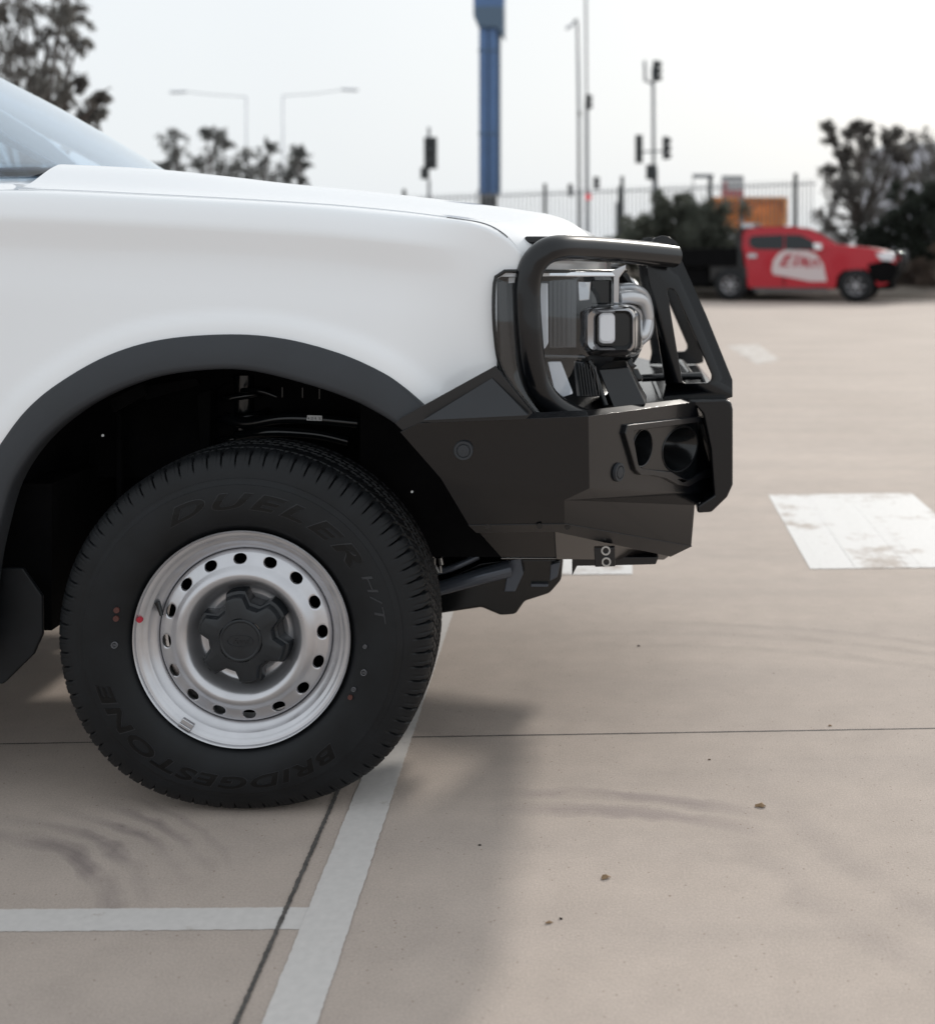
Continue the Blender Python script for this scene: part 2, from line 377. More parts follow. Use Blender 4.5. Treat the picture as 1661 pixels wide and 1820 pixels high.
INN = [(-20, 1160), (-16, 1087), (-8, 1010), (5, 945), (29, 862), (72, 795), (130, 742), (202, 699), (289, 668), (385, 656), (458, 660), (554, 684), (626, 709), (674, 733), (708, 755), (750, 790)]
outp = spline([P(a, b, 2.53) for a, b in OUT], 6); innp = spline([P(a, b, 2.52) for a, b in INN], 6)
WC = Vector((X2(429, 2.53), 2.53, Z2(1137, 2.53)))       # front wheel centre
RW = Vector((WC.x - 3.27, 2.53, WC.z))
def arch_dist(X, Z):
    "signed distance outside the front arch outer edge (approximate)"
    best = 9
    for p in outp:
        q = math.hypot(X - p.x, Z - p.z)
        if q < best: best = q; bp_ = p
    cx, cz = -.77, .42
    inside = math.hypot(X - cx, Z - cz) < math.hypot(bp_.x - cx, bp_.z - cz)
    if Z < outp[0].z + .02: inside = outp[0].x < X
    return -best if inside else best
def side_y(X, Z, c):
    "how far out the side skin stands at height Z; c is the shoulder height"
    dz = c - Z
    kx = min(1, max(0, (X + .46) / .235)); kx = 1 - kx * kx * (3 - 2 * kx)
    y = 2.600 - .045 * kx * min(1, (max(0, dz) / .055)) ** .5
    k0 = y
    y += .007 * math.exp(-((dz - .13) / .06) ** 2)             # hollow under the shoulder
    y -= .010 * min(1, max(0, (dz - .18) / .25))
    if Z < .55: y += (.55 - Z) ** 2 * .5
    y = k0 + (y - k0) * kx
    if X > -1.75:
        a = arch_dist(X, Z)
        k = min(1, max(0, 1 - (a - .022) / .03)); y -= .010 * k * k * (3 - 2 * k)
        k = min(1, max(0, 1 - a / .22)); y -= .012 * k * k
    return y
xs = [-4.95 + i * .05 for i in range(65)]; xs = [x for x in xs if x < -1.72] + [-1.70 + i * .0125 for i in range(119)]
xs = [x for x in xs if x < -.225] + [-.224, -.215, -.205, -.195, -.185, -.177, -.169, -.161, -.153, -.145]
XFI = [(b, a) for a, b in XF]
fm = MB(); rows = []; keep = []
for X in xs:
    c = sinterp(X, CREST); row = []
    for Y in (2.74, 2.69, 2.665, 2.645, 2.625, 2.61):
        row.append(Vector((X, Y, top(X, Y))))
    zt = top(X, 2.60)
    row.append(Vector((X, 2.600, zt)))
    zb = .42; ext = X > -.2235
    if ext:
        Yo = max(2.600, sinterp(X, XFI) - .002); yin = max(hood_edge(X), Yo + .01) + .02
        row = [Vector((X, yin + (Yo + .006 - yin) * k / 6, top(X, yin + (Yo + .006 - yin) * k / 6) - .001)) for k in range(6)]; zt = row[-1].z - .004; row.append(Vector((X, Yo + .001, zt)))
    n = 78
    for k in range(1, n + 1):
        t = (k / n) ** 1.25; Z = zt - .002 - (zt - zb) * t
        row.append(Vector((X, side_y(X, Z, zt), Z)) if not ext else Vector((X, Yo, max(Z, 1.113)) if Z > 1.098 else (X, 99, Z)))
    rows.append(row)
m_ = len(rows[0]); V = [p for r_ in rows for p in r_]; Fc = []
def hidden(p):
    if p.y > 50: return True
    if arch_dist(p.x, p.z) < -.030 and p.x > -1.5: return True
    if math.hypot(p.x - RW.x, p.z - RW.z) < .46: return True
    # behind the bar: everything below the line from the arch to the lamp corner
    a, b = P(690, 775, 2.57), P(905, 640, 2.57)
    if p.x > a.x - .02 and p.z < a.z + (p.x - a.x) * (b.z - a.z) / (b.x - a.x) - .042: return True
    return False
hid = [hidden(p) for p in V]
for i in range(len(rows) - 1):
    for k in range(m_ - 1):
        q = (i * m_ + k, i * m_ + k + 1, (i + 1) * m_ + k + 1, (i + 1) * m_ + k)
        if not any(hid[j] for j in q): Fc.append(q)
nv = len(V)
for p in V:
    if p.y > 50: p.y = 2.6; p.z = 1.1
V2 = V + [Vector((p.x, 2 * YC - p.y, p.z)) for p in V]; F2 = Fc + [tuple(i + nv for i in q[::-1]) for q in Fc]
obj('fender_and_side', V2, F2, M['white'], car, smooth=True)
# bonnet
hm = MB(); rows = []
NU, NV = 150, 56
for j in range(NV * 2 + 1):
    v = j / NV; side = 1 if v <= 1 else -1; vv = v if v <= 1 else 2 - v
    row = []
    for i in range(NU + 1):
        u = (i / NU)
        u = 1 - (1 - u) ** 1.35
        # follow the edge: find X then Y
        X = -1.28 + u * (.03 + 1.28)
        Y = hood_edge(min(X, -.165)) + vv ** 1.25 * (YC - hood_edge(min(X, -.165)))
        xf = sinterp(Y, XF); X = -1.28 + u * (xf + 1.28)
        Y = hood_edge(X) + vv ** 1.25 * (YC - hood_edge(X))
        row.append(Vector((X, Y if side > 0 else 2 * YC - Y, top(X, Y) + .002)))
    # front lip turned down
    e = row[-1]; row.append(Vector((e.x - .002, e.y, ZLIP - .022))); row.append(Vector((e.x - .03, e.y + (.01 if side > 0 else -.01), ZLIP - .024)))
    rows.append(row)
skn = [Vector((p.x, p.y + .001, p.z - .012)) for p in rows[0]]
sk2 = [Vector((p.x, p.y - .001, p.z - .012)) for p in rows[-1]]
hedge = [p + Vector((0, -.0012, -.002)) for p in rows[0] if -.34 < p.x < -.20]
hm.grid([skn] + rows + [sk2]); hm.build('bonnet', M['white'], car, smooth=True, auto=50)
sm_ = MB(); sm_.tube(hedge, .0007, 6); sm_.build('bonnet_seam', M['under'], car)
# dark structure under bonnet and along the floor
ub = MB(); ub.box((-.72, YC, .88), (1.0, 1.02, .50)); ub.box((-3.0, YC, .50), (3.6, 1.5, .32)); ub.box((-.95, YC, .62), (.75, .75, .3))
ub.grid([[(x, 2.615 + e, z) for x, z in ((-1.28, 1.20), (-.5, 1.185), (-.30, 1.16), (-.25, 1.13))] for e in (0, 1.61)])  # unseen dark sheet added to keep light out under the bonnet
ub.build('chassis', M['under'], car)
# wheel housing liner (near and far)
lm = MB(); rows = []
for p in innp:
    o_ = Vector((p.x, 2.545, p.z)); cdir = (Vector((-.77, 0, .42)) - Vector((p.x, 0, p.z))).normalized()
    rows.append([o_ - cdir * .004, o_ - cdir * .05 + Vector((0, .035, 0)), o_ - cdir * .055 + Vector((0, .30, 0)), o_ + Vector((0, .48, 0)) + cdir * .02])
lm.grid(rows)
lm.prism([Vector((p.x, 3.03, p.z)) for p in innp[::4]] + [Vector((-.25, 3.03, .45)), Vector((-.25, 3.03, .35)), Vector((-1.25, 3.03, .35))], (0, .01, 0))
lm.pair('wheel_liner', M['under'], car, smooth=True, auto=35)
# flare, near and far
fl = MB(); rows = []
for k in range(len(outp)):
    a, b = outp[k], innp[min(k, len(innp) - 1)]
    av = Vector((a.x, 0, a.z)); bv = Vector((b.x, 0, b.z))
    prof = [(0.0, 2.560), (0.0, 2.530), (.015, 2.522), (.05, 2.519), (.14, 2.514), (.45, 2.505), (.80, 2.498), (.93, 2.499), (.985, 2.504), (1.0, 2.512), (1.0, 2.535), (.97, 2.555)]
    rows.append([av.lerp(bv, s) + Vector((0, y, 0)) for s, y in prof])
fl.grid(rows); n = len(rows[0])
fl.pair('wheel_arch_flare', M['flare'], car, smooth=True, auto=50)
rf = MB(); rows = []
for k in range(41):
    a = R(-20 + 220 * k / 40); rows.append([Vector((RW.x + r_ * math.cos(a), y, max(.25, RW.z + r_ * math.sin(a)))) for r_, y in ((.53, 2.56), (.53, 2.53), (.49, 2.505), (.455, 2.50), (.45, 2.53), (.47, 3.0))])
rf.grid(rows); rf.pair('wheel_arch_flare', M['flare'], car, smooth=True, auto=40)
# mud flap and sill step behind the front wheel
mf = MB(); mf.prism([P(a, b, 2.58) for a, b in ((-120, 1010), (40, 1010), (75, 1060), (76, 1128), (60, 1163), (6, 1216), (-120, 1216))], (0, .012, 0))
mf.build('mud_flap', M['rubber'], car, bevel=.004)
sm = MB(); sm.box((-2.35, 2.60, .36), (2.0, .16, .07)); sm.pair('side_step', M['flare'], car, bevel=.02)

# cab: screen, pillars, side glass, roof
def scr(u, v):
    "u 0 bottom..1 top, v 0 near edge..1 centre..2 far edge"
    s = abs(v - 1)
    Y = YC + (v - 1) * (.80 - .11 * u)
    X = -1.215 - .10 * s ** 2 - .09 * s ** 4 - u * .83
    Z = 1.358 - .035 * s ** 2 + u * .47 - .03 * u * s ** 2 + .02 * math.sin(math.pi * u)
    return Vector((X, Y, Z))
gm = MB(); gm.grid([[scr(i / 14, j / 12) for j in range(25)] for i in range(15)]); gm.build('windscreen', M['glass'], car, smooth=True, solid=.004)
cm = MB()
for sgn in (0, 2):
    pts = [scr(u, sgn) for u in (-.12, .2, .6, 1.0)]; cm.tube(pts, .035, 10)
rr = [[Vector((X - .21 * ((Y - YC) / .72) ** 2, Y, Z - .05 * abs((Y - YC) / .72) ** 3)) for Y in [YC - .72 + 1.44 * k / 12 for k in range(13)]] for X, Z in ((-2.03, 1.80), (-2.2, 1.845), (-2.7, 1.86), (-3.2, 1.84), (-3.42, 1.80))]
cm.grid(rr)
for s in (-1, 1):
    for X0, X1, Xb, Xc in ((-2.38, -2.46, -2.38, -2.46), (-3.30, -3.45, -3.42, -3.56)):
        cm.add([(Xb, YC + s * .815, 1.25), (Xc, YC + s * .815, 1.25), (X1, YC + s * .72, 1.80), (X0, YC + s * .72, 1.80)], [(0, 1, 2, 3)])
    cm.add([(-2.25, YC + s * .70, 1.80), (-3.42, YC + s * .70, 1.80), (-3.42, YC + s * .735, 1.75), (-2.22, YC + s * .735, 1.75)], [(0, 1, 2, 3)])
cm.build('cab', M['white'], car, smooth=True, auto=40, solid=.02)
sg = MB()
for s in (-1,):
    sg.add([(-1.50, YC + s * .80, 1.26), (-3.4, YC + s * .80, 1.26), (-3.35, YC + s * .72, 1.77), (-2.22, YC + s * .72, 1.77)], [(0, 1, 2, 3)])
sg.pair('side_window', M['sideglass'], car, solid=.004)
dt = MB(); dt.prism([P(a, b, 3.0) for a, b in ((-150, 296), (110, 299), (150, 306), (165, 330), (-150, 330))], (0, .9, 0)); dt.build('dashboard_top', mat('dash_top', (.26, .25, .30), .7), car, bevel=.01)
dm = MB(); dm.box((-1.75, YC, 1.16), (.75, 1.45, .10)); dm.box((-2.7, YC, 1.0), (1.4, 1.5, .4)); dm.box((-2.6, YC - .38, 1.35), (.14, .5, .6)); dm.box((-2.6, YC + .38, 1.35), (.14, .5, .6))
dm.build('dashboard', M['cabin'], car, bevel=.04)
pt = MB(); pt.prism([P(a, b, 3.95) for a, b in ((-120, 128), (0, 196), (80, 246), (160, 312), (135, 312), (60, 268), (0, 232), (-120, 165))], (0, .03, 0)); pt.build('trim_streak', mat('trim_cream', (.75, .73, .70), .7), car)  # cream strip added behind the glass to give the screen a pale streak
pt = MB(); pt.prism([P(a, b, 3.85) for a, b in ((-120, 176), (0, 236), (60, 270), (135, 312), (120, 314), (40, 272), (0, 252), (-120, 196))], (0, .02, 0)); pt.build('dark_streak', mat('streak_grey', (.16, .20, .24), .6), car)  # dark streak in the screen, drawn as a thin strip behind the glass
cw = MB()
cw.grid([[Vector((scr(0, j / 12).x + dx, scr(0, j / 12).y, scr(0, j / 12).z + dz)) for j in range(25)] for dx, dz in ((-.02, .002), (.0, -.012), (.05, -.02), (.16, -.05))])
cw.build('cowl', M['white'], car, smooth=True)
tb = MB(); tb.box((-3.72, YC, 1.05), (.06, 1.6, .45)); tb.box((-4.93, YC, .9), (.06, 1.7, .8)); tb.box((-4.3, YC, .80), (1.2, 1.05, .06)); tb.build('tub', M['white'], car, bevel=.01)

# ---- wheel
def make_wheel():
    wh = empty('wheel', WC, car)
    NT, PITCH = 78 * 14, 78
    KR, KY = 1.045, .93
    prof = [(.036, .2185), (.030, .2255), (.0225, .2290), (.010, .238), (.003, .250), (-.001, .270), (-.001, .290), (.001, .306), (.0035, .318), (.0045, .3185), (.005, .3205), (.006, .3215),
            (.008, .330), (.0095, .3302), (.010, .3325), (.0115, .340), (.014, .347), (.017, .354), (.020, .360), (.0235, .366), (.028, .372), (.033, .3765), (.039, .380), (.045, .3820)]
    prof = [(a, .219 + (b - .219) * KR) for a, b in prof]
    tread = [(.045 + (.165) * k / 44, .3905 + .0025 * math.sin(math.pi * k / 44)) for k in range(1, 44)]
    inner = [(.255 - a, b) for a, b in prof[::-2]]
    prof = prof + tread + inner
    pf = np.array(prof); s_ = np.arange(len(pf)); th = np.arange(NT) * 2 * math.pi / NT
    Yp = np.repeat(pf[:, 0][:, None], NT, 1); Rr = np.repeat(pf[:, 1][:, None], NT, 1)
    ph = (th * PITCH / (2 * math.pi)) % 1.0
    ph = np.repeat(ph[None, :], len(pf), 0)
    def slot(c, hw): return np.clip(1.4 - np.abs(((ph - c + .5) % 1) - .5) / np.maximum(hw, 1e-4), 0, 1)
    # shoulder wedges (both sides)
    for yy in (Yp, .255 - Yp):
        s = np.clip((Rr - .356) / .031, 0, 1); zone = (yy < .0465) & (Rr > .356)
        cut = np.where(zone, slot(.0, .075 * s ** 1.3) * .0085 * np.minimum(1, s * 1.6), 0)
        cut = np.maximum(cut, np.where(zone & (s > .25), slot(.36, .03) * .0012, 0))
        cut = np.maximum(cut, np.where(zone & (s > .25), slot(.68, .03) * .0012, 0))
        Rr = Rr - cut; Yp = Yp + np.where(yy is Yp, 1, 1) * np.where(pf[:, 0][:, None] < .12, cut * .5, -cut * .5)
    ty = pf[:, 0][:, None]; tz = (ty > .0455) & (ty < .2095)
    for yc in (.060, .103, .1275, .152, .195):
        hw = .0040 if yc not in (.060, .195) else .0034
        Rr = Rr - np.where(tz & (np.abs(ty - yc) < hw), .0075, 0)
    skew = (ty - .045) * 22
    def slot2(c, hw): return np.clip(1.4 - np.abs(((ph - c + skew + .5) % 1) - .5) / hw, 0, 1)
    Rr = Rr - np.where(tz, np.maximum(slot2(.1, .07) * .006, slot2(.5, .035) * .003), 0)
    X = Rr * np.cos(th)[None, :]; Z = Rr * np.sin(th)[None, :]
    hub = WC.z
    q = -Z; ss = np.clip((q - .2) / .193, 0, 1.2); Zn = np.where(q > .2, -(.2 + (hub - .2) * (1.22 * ss - .22 * ss ** 2)), Z)
    Zn = np.maximum(Zn, -hub + .0015)
    sw = np.clip((q - .27) / .1, 0, 1); Yp = np.where(Yp > .13, .13 + (Yp - .13) * .86, Yp); Yb = Yp - np.where(pf[:, 0][:, None] < .12, 1, -1) * .008 * sw * np.clip((.37 - Rr) / .1, 0, 1)
    V = np.stack([X + WC.x, Yb + WC.y - .014, Zn + WC.z], -1).reshape(-1, 3)
    n = len(pf); idx = np.arange(n * NT).reshape(n, NT); nx = np.roll(idx, -1, 1)
    Fq = np.stack([idx[:-1], nx[:-1], nx[1:], idx[1:]], -1).reshape(-1, 4)
    me = bpy.data.meshes.new('tyre'); me.from_pydata(V.tolist(), [], Fq.tolist()); me.materials.append(M['rubber'])
    me.polygons.foreach_set('use_smooth', [True] * len(me.polygons)); me.set_sharp_from_angle(angle=R(38)); me.update()
    link(bpy.data.objects.new('tyre', me), wh)
    def wall_y(r): return interp(r, [(b, a) for a, b in prof[:24]]) + WC.y - .014
    # raised lettering round the sidewall
    def text(body, a0, a1, r0, r1, m, shear=.0, off=.0, depth=.0012, outline=False):
        cu = bpy.data.curves.new('t', 'FONT'); cu.body = body; cu.shear = shear; cu.offset = off; cu.extrude = .5; cu.resolution_u = 5; cu.space_character = 1.3 if len(body) == 6 else 1.12
        if outline: cu.fill_mode = 'BOTH'
        tmp = bpy.data.objects.new('t', cu); col.objects.link(tmp); bpy.context.view_layer.update()
        me = bpy.data.meshes.new_from_object(tmp); bpy.data.objects.remove(tmp)
        bm = bmesh.new(); bm.from_mesh(me); bpy.data.meshes.remove(me)
        bmesh.ops.subdivide_edges(bm, edges=[e for e in bm.edges if e.calc_length() > .25], cuts=2)
        x0 = min(v.co.x for v in bm.verts); x1 = max(v.co.x for v in bm.verts); y0 = min(v.co.y for v in bm.verts); y1 = max(v.co.y for v in bm.verts)
        v_ = []
        for v in bm.verts:
            a = a0 + (a1 - a0) * (v.co.x - x0) / (x1 - x0); r_ = r0 + (r1 - r0) * (v.co.y - y0) / (y1 - y0)
            z_ = r_ * math.sin(a)
            if z_ < -.2: s2 = (-z_ - .2) / .193; z_ = -(.2 + (hub - .2) * (1.22 * s2 - .22 * s2 * s2))
            dd = -depth if v.co.z > 0 else .003
            sw_ = max(0, min(1, (-r_ * math.sin(a) - .27) / .1)); bulge = -.008 * sw_ * max(0, min(1, (.37 - r_) / .1))
            v_.append((WC.x + r_ * math.cos(a), wall_y(r_) + dd + bulge, WC.z + z_))
        f_ = [tuple(q.index for q in f.verts) for f in bm.faces]; bm.free()
        return v_, f_
    for body, a0, a1, r0, r1, sh, of in (('DUELER', 121, 33, .273, .306, .35, .032), ('BRIDGESTONE', -48, -163, .279, .310, .2, .03), ('H/T', 28, 7, .284, .304, .2, -.005)):
        e = MB(); v_, f_ = text(body, R(a0), R(a1), r0, r1, None, sh, of, .0012)
        e.add(v_, f_).build('lettering', M['letter'] if body != 'H/T' else M['letterg'], wh)
        if body != 'H/T':
            e = MB(); v_, f_ = text(body, R(a0 + .25), R(a1 - .05), r0 - .0009, r1 + .0011, None, sh, of + .012, .0006)  # wider, lighter copy paints a highlight along the letter edges
            e.add(v_, f_).build('lettering', M['letterg'], wh)
    # maker's dots and stamps
    dm_ = MB()
    for px, py in ((207, 1085), (206, 1100)): c_ = P(px, py, 2.513); dm_ = MB(); dm_.prism(circ(c_, .006, 14), (0, .004, 0)); dm_.build('paint_dot', M['brownm'], wh)
    dm_ = MB(); c_ = P(622, 1240, 2.513); dm_.prism(circ(c_, .005, 14), (0, .004, 0)); dm_.build('paint_dot', M['brownm'], wh)
    dm_ = MB(); dm_.prism(circ(P(248, 1102, 2.53), .0062, 16), (0, .006, 0)); dm_.build('paint_dot', M['redm'], wh)
    stm = mat('stamp_grey', (.13, .13, .14), .6)
    for px, py, r_ in ((203, 1147, .0066), (646, 1196, .0062), (648, 1150, .004), (628, 1226, .0045)):
        st = MB(); c_ = P(px, py, 2.513); st.prism(circ(c_, r_, 18), (0, .004, 0), [circ(c_, r_ * .82, 18)[::-1]])
        for k in (-1, 0, 1): st.box(c_ + Vector((k * r_ * .4, .002, 0)), (.0009, .003, r_ * .9))
        st.build('stamp', stm, wh)
    # steel rim: lathe rings and a disc with sixteen real holes
    rp = [(.030, .2215), (.006, .2225), (.0005, .2250), (-.001, .2268), (.000, .2278), (.0035, .2275), (.006, .2235), (.0065, .219), (.008, .2155), (.012, .2120), (.016, .2085), (.0165, .205), (.020, .2020), (.026, .1985), (.030, .192), (.034, .1855), (.037, .1845), (.060, .1840)]
    rp = [(a, b - .0022) for a, b in rp]
    def lathe(mb, pr, n=128):
        mb.grid([[Vector((WC.x + r_ * math.cos(2 * math.pi * k / n), WC.y + y, WC.z + r_ * math.sin(2 * math.pi * k / n))) for k in range(n)] for y, r_ in pr], closed=True)
    rm = MB(); lathe(rm, rp, 160)
    lathe(rm, [(.060, .1822), (.20, .185), (.24, .21)], 64)
    D0 = WC
    def disc_y(r_): return sinterp(r_, [(.085, .046), (.092, .0455), (.099, .043), (.105, .034), (.111, .022), (.117, .0135), (.123, .0085), (.131, .006), (.139, .0085), (.146, .014), (.152, .0185), (.170, .0255), (.178, .031), (.1815, .040), (.182, .048)])
    RI, RO, RH, HR = .1495, .1745, .1625, .0108
    n16 = 16
    for h_ in range(n16):
        ac = R(93.4) + h_ * 2 * math.pi / n16; ha = math.pi / n16
        bd = []
        K = 8
        for k in range(K): bd.append((RI, ac - ha + 2 * ha * k / K))
        for k in range(K): bd.append((RI + (RO - RI) * k / K, ac + ha))
        for k in range(K): bd.append((RO, ac + ha - 2 * ha * k / K))
        for k in range(K): bd.append((RO + (RI - RO) * k / K, ac - ha))
        hc = Vector((RH * math.cos(ac), RH * math.sin(ac)))
        pts = [Vector((r_ * math.cos(a), r_ * math.sin(a))) for r_, a in bd]
        rws = []
        hp = []
        for p in pts:
            e = p - hc; tang = Vector((-math.sin(ac), math.cos(ac))); rad = Vector((math.cos(ac), math.sin(ac)))
            an = math.atan2(e.dot(rad) / .0125, e.dot(tang) / (RH * ha)); hp.append(hc + tang * math.cos(an) * HR * 1.28 + rad * math.sin(an) * HR * .98)
        for t_ in (0, .4, .75, .93, 1.0, 1.0):
            rws.append([p.lerp(q, t_) for p, q in zip(pts, hp)])
        off = [0, 0, 0, .0, .0012, .0075]
        rm.grid([[Vector((WC.x + p.x, WC.y + disc_y(p.length) + off[i], WC.z + p.y)) for p in r_] for i, r_ in enumerate(rws)], closed=True)
    lathe(rm, [(disc_y(r_), r_) for r_ in (.1745, .176, .178, .1797, .181, .182)], 160)
    lathe(rm, [(disc_y(r_), r_) for r_ in [.1495 - k * .0024 for k in range(28)]] + [(.067, .046), (.067, .06)], 160)
    rm.build('rim', M['rimm'], wh, smooth=True, auto=48)
    dk = MB(); lathe(dk, [(.075, .03), (.078, .18)], 48); dk.build('brake_drum', M['under'], wh)
    # six-lobed centre cap
    def star(r_t, r_v, y, ht, hv):
        p = []
        for k in range(6):
            a = R(100 + 60 * k)
            for da, r_ in ((-hv, r_v), (-ht, r_t), (-ht * .5, r_t * 1.012), (0, r_t * 1.015), (ht * .5, r_t * 1.012), (ht, r_t), (hv, r_v)):
                p.append(WC + Vector((r_ * math.cos(a + R(da)), y, r_ * math.sin(a + R(da)))))
        return p
    cp = MB()
    lay = [star(.099, .077, .052, 12.5, 21), star(.0975, .0755, .022, 12.5, 21), star(.0955, .0735, .015, 12.3, 21), star(.0900, .0685, .0130, 12, 21), star(.0885, .067, .0105, 11.8, 21), star(.0872, .0657, -.0002, 11.5, 21), star(.0855, .064, -.0030, 11.2, 21), star(.080, .058, -.0048, 11, 21), star(.045, .040, -.0058, 14, 22)]
    cp.grid(lay, closed=True)
    lathe(cp, [(-.004, .0445), (-.0075, .0435), (-.0095, .0415), (-.0095, .0395), (-.0080, .0375), (-.0085, .030), (-.0092, .012), (-.0093, .0003)], 64)
    cp.build('wheel_cap', M['cap'], wh, smooth=True, auto=28)
    em = MB(); c_ = WC + Vector((0, -.0102, 0)); em.prism(circ(c_, .027, 40, rz=.0125), (0, .004, 0), [circ(c_, .0255, 40, rz=.011)[::-1]])
    cu = bpy.data.curves.new('t', 'FONT'); cu.body = 'Ford'; cu.size = .0165; cu.shear = .4; cu.align_x = 'CENTER'; cu.extrude = .0006
    tmp = bpy.data.objects.new('t', cu); col.objects.link(tmp); bpy.context.view_layer.update(); me = bpy.data.meshes.new_from_object(tmp); bpy.data.objects.remove(tmp)
    em.add([(WC.x + v.co.x, WC.y - .0098 - v.co.z, WC.z - .0055 + v.co.y) for v in me.vertices], [tuple(p.vertices) for p in me.polygons])
    em.build('emblem', M['cap'], wh)
    va = MB(); a = P(283, 1078, 2.553); va.tube([a + Vector((-.004, .0, .010)), a, a + Vector((.007, -.004, -.018))], [.006, .0052, .004], 10); va.build('valve', M['gloss'], wh, smooth=True, auto=40)
    bw = MB(); c_ = P(332, 1287, 2.53); q = Matrix.Rotation(R(32), 3, 'Y')
    bw.box(c_ + Vector((0, .006, 0)), (.028, .010, .0105), q); bw.box(c_ + q @ Vector((.0, -.0, -.008)) + Vector((0, .002, 0)), (.028, .006, .006), q); bw.build('balance_weight', M['rimm'], wh, bevel=.0018)
    return wh
wheel = make_wheel()
def copy_part(o, parent):
    c = o.copy(); col.objects.link(c); c.parent = parent
    for ch in o.children: copy_part(ch, c)
    return c
for loc, rz in ((RW, 0), (Vector((WC.x, 2 * YC - WC.y, WC.z)), math.pi), (Vector((RW.x, 2 * YC - RW.y, RW.z)), math.pi)):
    c = copy_part(wheel, car); c.location = loc; c.rotation_euler.z = rz

# ---- things inside the wheel housing
ih = MB()
ih.tube(spline([P(400, 742, 2.86), P(440, 752, 2.84), P(500, 744, 2.82), P(560, 745, 2.82), P(640, 752, 2.84)], 8), .014, 12)
ih.tube(spline([P(420, 775, 2.84), P(480, 768, 2.80), P(560, 772, 2.82), P(620, 785, 2.84)], 8), .012, 10)
ih.build('suspension_arm', M['gloss'], car, smooth=True)
cs = MB(); cc = P(435, 800, 2.92)
cs.tube([cc + Vector((.06 * math.cos(a), .06 * math.sin(a), .17 * (a / 22) + .00)) for a in [k * .35 for k in range(64)]], .008, 8); cs.tube([cc + Vector((0, 0, -.1)), cc + Vector((0, 0, .18))], .028, 14)
cs.build('spring', M['gloss'], car, smooth=True, auto=50)
bo = MB()
for px, py, dd in ((502, 697, 2.80), (538, 698, 2.80), (568, 700, 2.80)): bo = MB(); bo.tube([P(px, py - 9, dd), P(px, py + 9, dd)], .0028, 8); bo.build('bolt', M['gloss'], car, smooth=True, auto=50)
bo = MB(); bo.tube(spline([P(430, 694, 2.85), P(460, 694, 2.82), P(494, 706, 2.82)], 6), .006, 8); bo.build('hose', M['gloss'], car, smooth=True)
for px, py in ((183, 774), (732, 874), (736, 935)): bo = MB(); bo.tube([P(px, py, 2.72), P(px, py, 2.74)], .003, 8); bo.build('bolt', M['steel'], car, smooth=True, auto=50)
ls = MB()
for a, b, c_, d_, dd in (((250, 686), (350, 672), (356, 684), (256, 712), 2.78), ((190, 712), (255, 680), (262, 700), (200, 735), 2.72), ((385, 690), (420, 672), (420, 780), (385, 800), 2.9), ((205, 730), (215, 730), (218, 960), (206, 960), 2.85), ((350, 700), (375, 690), (372, 800), (356, 800), 2.85)):
    ls = MB(); ls.prism([P(*p, dd) for p in (a, b, c_, d_)], (0, .02, 0))
    ls.build('liner_rib', M['under'], car, bevel=.006)
sl = MB(); sl.prism([P(546, 738, 2.80), P(572, 739, 2.80), P(572, 748, 2.80), P(545, 747, 2.80)], (0, .002, 0)); sl.build('label_sticker', M['sticker'], car)
tx = MB(); cu = bpy.data.curves.new('t', 'FONT'); cu.body = '4 33 R 16'; cu.size = .0105; cu.extrude = .0003
tmp = bpy.data.objects.new('t', cu); col.objects.link(tmp); bpy.context.view_layer.update(); me = bpy.data.meshes.new_from_object(tmp); bpy.data.objects.remove(tmp)
o0 = P(547, 746, 2.799); k_ = .030 / max(v.co.x for v in me.vertices)
tx.add([(o0.x + v.co.x * k_, o0.y - v.co.z, o0.z + v.co.y * .9) for v in me.vertices], [tuple(p.vertices) for p in me.polygons]); tx.build('label_text', M['gloss'], car)
# inner guard between tyre and bar
ig = MB(); ig.prism([P(a, b, 2.79) for a, b in ((640, 690), (770, 700), (900, 900), (905, 990), (640, 990))], (0, .5, 0)); ig.build('inner_guard', M['under'], car)
# lower arm and differential casting seen under the bar
la = MB()
la.prism([P(a, b, 2.98) for a, b in ((740, 1040), (770, 1036), (850, 1000), (905, 992), (1000, 992), (997, 1031), (985, 1045), (976, 1055), (932, 1069), (916, 1092), (888, 1094), (855, 1080), (783, 1091), (740, 1085))], (0, .30, 0))
la.build('lower_arm', M['gloss'], car, bevel=.02, seg=4)
lb = MB()
lb.tube(spline([P(745, 1055, 2.93), P(800, 1040, 2.92), P(860, 1022, 2.92), P(905, 1010, 2.94)], 6), [.016 + .001 * k / 3 for k in range(19)], 12)
lb.tube(spline([P(745, 1022, 2.93), P(800, 1010, 2.92), P(850, 988, 2.93)], 6), .009, 10)
lb.prism([P(a, b, 2.955) for a, b in ((905, 996), (925, 992), (930, 1020), (915, 1052), (895, 1052))], (0, .05, 0))
lb.prism([P(a, b, 2.955) for a, b in ((978, 1003), (996, 998), (990, 1026), (976, 1034))], (0, .05, 0))
lb.prism([P(a, b, 2.965) for a, b in ((942, 1038), (974, 1038), (974, 1043), (942, 1043))], (0, .03, 0))
lb.build('stub_bracket', mat('cast_highlight', (.085, .10, .125), .3, metal=.4), car, bevel=.005)  # bluish base colour paints the highlights on the black casting
br = MB()
for k in range(9): 
    px = 762 + (k % 3) * 10; py = 978 + (k // 3) * 14; br.tube([P(px, py, 2.9), P(px + rnd.uniform(-6, 8), py + 12, 2.9)], .003 + .002 * (k % 2), 6)
br.build('brake_line', M['steel'], car)

